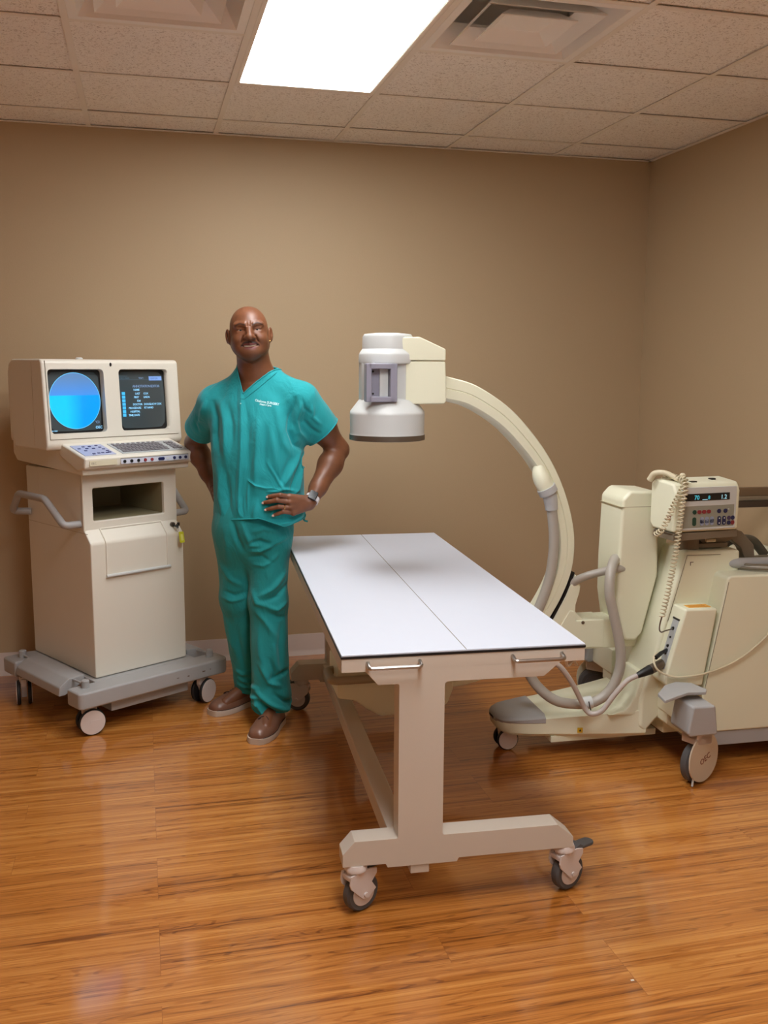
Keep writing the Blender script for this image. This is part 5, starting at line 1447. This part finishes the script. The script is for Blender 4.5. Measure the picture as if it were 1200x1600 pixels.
# ---- trousers
def d_pants(X, Y, Z):
    hip = np.maximum(d_ell(X, Y, Z, (.458, 4.175, .90), (.172, .135, .20)), Z - 1.02)
    kL, kR = (.513, 4.115, .56), (.392, 4.235, .56)
    L1 = d_cone(X, Y, Z, (.523, 4.145, .86), kL, .098, .082); L2 = d_cone(X, Y, Z, kL, (.516, 4.085, .14), .082, .086); L3 = d_cone(X, Y, Z, (.516, 4.085, .14), (.514, 4.08, .03), .086, .090)
    R1 = d_cone(X, Y, Z, (.392, 4.215, .86), kR, .098, .080); R2_ = d_cone(X, Y, Z, kR, (.445, 4.345, .14), .080, .068); R3_ = d_cone(X, Y, Z, (.445, 4.345, .14), (.450, 4.355, .05), .068, .070)
    l = smin(smin(L1, L2, .03), L3, .02); r_ = smin(smin(R1, R2_, .03), R3_, .02)
    return smin(smin(l, r_, .018), hip, .05)
Px = np.arange(.22, .70, .005); Py = np.arange(3.92, 4.50, .005); Pz = np.arange(.02, 1.04, .005)
FP = d_pants(Px[:, None, None], Py[None, :, None], Pz[None, None, :]).astype(np.float32)
PV, PQ = surface_nets(FP, Px, Py, Pz); NP_ = vnormals(PV, PQ)
PSEG = [
    ([(.40, .94), (.41, .88), (.43, .83), (.47, .82)], .014, .008), ([(.36, .93), (.375, .86), (.40, .80)], .012, -.010),
    ([(.44, .885), (.49, .90), (.55, .885)], .012, .007), ([(.42, .83), (.47, .845), (.53, .825)], .011, -.008), ([(.43, .80), (.475, .80), (.54, .835), (.59, .85)], .010, .009),
    ([(.425, .77), (.48, .775), (.52, .75)], .010, -.006), ([(.44, .74), (.49, .735), (.55, .78)], .010, .005),
    ([(.47, .60), (.52, .63), (.58, .69)], .013, .010), ([(.49, .585), (.54, .60), (.59, .64)], .010, -.009), ([(.44, .62), (.455, .57), (.50, .56)], .012, .008),
    ([(.50, .555), (.54, .54), (.585, .565)], .011, .008), ([(.50, .53), (.545, .505), (.58, .50)], .010, -.007), ([(.45, .54), (.49, .49), (.53, .42)], .014, .007),
    ([(.56, .47), (.55, .38), (.555, .30)], .014, -.007), ([(.46, .45), (.465, .34), (.49, .25)], .014, .006), ([(.52, .40), (.53, .30), (.56, .22)], .014, .006),
    ([(.46, .30), (.50, .22), (.55, .20)], .012, .010), ([(.50, .235), (.55, .255), (.595, .26)], .010, -.010), ([(.44, .18), (.50, .13), (.56, .095), (.60, .085)], .013, .014), ([(.46, .13), (.50, .10), (.55, .075)], .010, -.012),
    ([(.52, .17), (.57, .13), (.60, .12)], .010, -.010), ([(.43, .15), (.47, .085), (.53, .055)], .010, .010), ([(.505, .32), (.52, .27), (.50, .20)], .009, -.007),
    ([(.31, .72), (.35, .66), (.40, .63)], .014, .007), ([(.33, .60), (.37, .585), (.42, .60)], .010, -.008), ([(.32, .57), (.36, .56), (.42, .575)], .010, .007),
    ([(.34, .45), (.36, .35), (.39, .25)], .014, .006), ([(.38, .42), (.40, .30), (.42, .2)], .012, -.006), ([(.38, .20), (.41, .185), (.45, .19)], .009, .008), ([(.39, .16), (.42, .145), (.46, .15)], .008, .008), ([(.39, .125), (.42, .115), (.46, .12)], .008, .007),
    ([(.33, .90), (.335, .82), (.34, .74)], .016, .006),
]
PV = fold(PV, NP_, PSEG); PV = PV + NP_ * wrinkle(PV, .0042, 9, .8)[:, None]
bm = bmesh.new(); bvs = [bm.verts.new(v) for v in PV]
for q in PQ:
    try: bm.faces.new([bvs[i] for i in q])
    except ValueError: pass
cut((.5, 4.1, 1.0), (0, 0, 1), lambda p: True)
cut((.515, 4.06, .098), (.10, .30, -1), lambda p: p.x > .42 and p.y < 4.24 and p.z < .25)
cut((.45, 4.35, .088), (-.1, .15, -1), lambda p: p.z < .25 and (p.x <= .42 or p.y >= 4.24))
ploops = boundary_loops(bm)
trs = wobj('scrub_trousers', bm, SCRUB2, recalc=False, angle=180)
so = trs.modifiers.new('thickness', 'SOLIDIFY'); so.thickness = .0025; so.offset = -1
for l in ploops:
    if sum(v.z for v in l) / len(l) < .3: wobj('trouser_hem', tube(smooth_loop(l), .003, 8, closed=True), SCRUB2, trs)

# ---- shoes: lofted round last, toe to heel
def shoe(toe, heel, name='shoe'):
    t_, h_ = Vector(toe), Vector(heel); L_ = (h_ - t_).length; ang = math.atan2((h_ - t_).y, (h_ - t_).x)
    Mx = Matrix.Translation((t_.x, t_.y, 0)) @ Matrix.Rotation(ang, 4, 'Z')
    st = [(0.0, .016), (.010, .032), (.030, .046), (.07, .056), (.12, .056), (.18, .044), (.23, .039), (.27, .036), (.29, .025), (.298, .010)]
    top_ = [.038, .053, .063, .070, .084, .104, .116, .112, .100, .080]
    def outline(k, z0, z1, grow):
        s0, w0 = st[k]; w = w0 + grow; g_ = grow * (1 if k > 0 else 1)
        x = (s0 - grow if k < 2 else (s0 + grow if k > 7 else s0)) * L_ / .298
        return x, w
    secs = []
    for k in range(len(st)):
        x, w = outline(k, 0, 0, 0); tz = top_[k]; n = 16; s = []
        for i in range(n + 1):
            a_ = pi * i / n; s.append((x, -w * cos(a_) * (1 - .10 * sin(a_)), .024 + (tz - .024) * sin(a_) ** .75))
        secs.append(s)
    up_ = loft([s + [(s[0][0], 0, .022)] for s in secs])
    so_ = loft([[(outline(k, 0, 0, .004)[0], y_ * outline(k, 0, 0, .004)[1], z_) for y_, z_ in ((-1, .004), (-.96, .0), (.96, .0), (1, .004), (1, .022), (.97, .026), (-.97, .026), (-1, .022))] for k in range(len(st))])
    s_ = wobj(name, xf(up_, Mx), SHOE, angle=60)
    wobj('sole', xf(so_, Mx), SOLE, s_, angle=50)
    def topz(x):
        xs_k = [k[0] for k in st]; return float(np.interp(x, xs_k, top_))
    lc = bmesh.new()
    for x in (.112, .126, .140):
        z = topz(x); merge(lc, tube(spline([(x, -.020, z - .006), (x - .002, 0, z + .003), (x, .020, z - .006)], 5), .0022, 6))
    merge(lc, tube(spline([(.112, 0, topz(.112) + .003), (.102, .012, topz(.10) + .007), (.094, .024, topz(.094) + .0), (.104, .016, topz(.104) - .001)], 5), .0018, 6))
    merge(lc, tube(spline([(.112, 0, topz(.112) + .003), (.102, -.014, topz(.10) + .007), (.094, -.024, topz(.094) + .0), (.104, -.014, topz(.104) - .001)], 5), .0018, 6))
    wobj('laces', xf(lc, Mx), LACE, s_)
    wobj('welt_seam', xf(tube([(st[k][0] * L_ / .298 * (1), -st[k][1] - .001, .0275) for k in range(1, 9)], .0016, 6), Mx), LACE, s_)
    return s_
shoe((.420, 3.872), (.560, 4.128)); shoe((.262, 4.258), (.498, 4.420))

# a scrap on the floor
tag(obj('paper_scrap', box(1.196, 1.205, 2.062, 2.067, 0, .0012), PAPER), 'tiny white scrap of paper on the wood floor, right foreground', 'scrap')
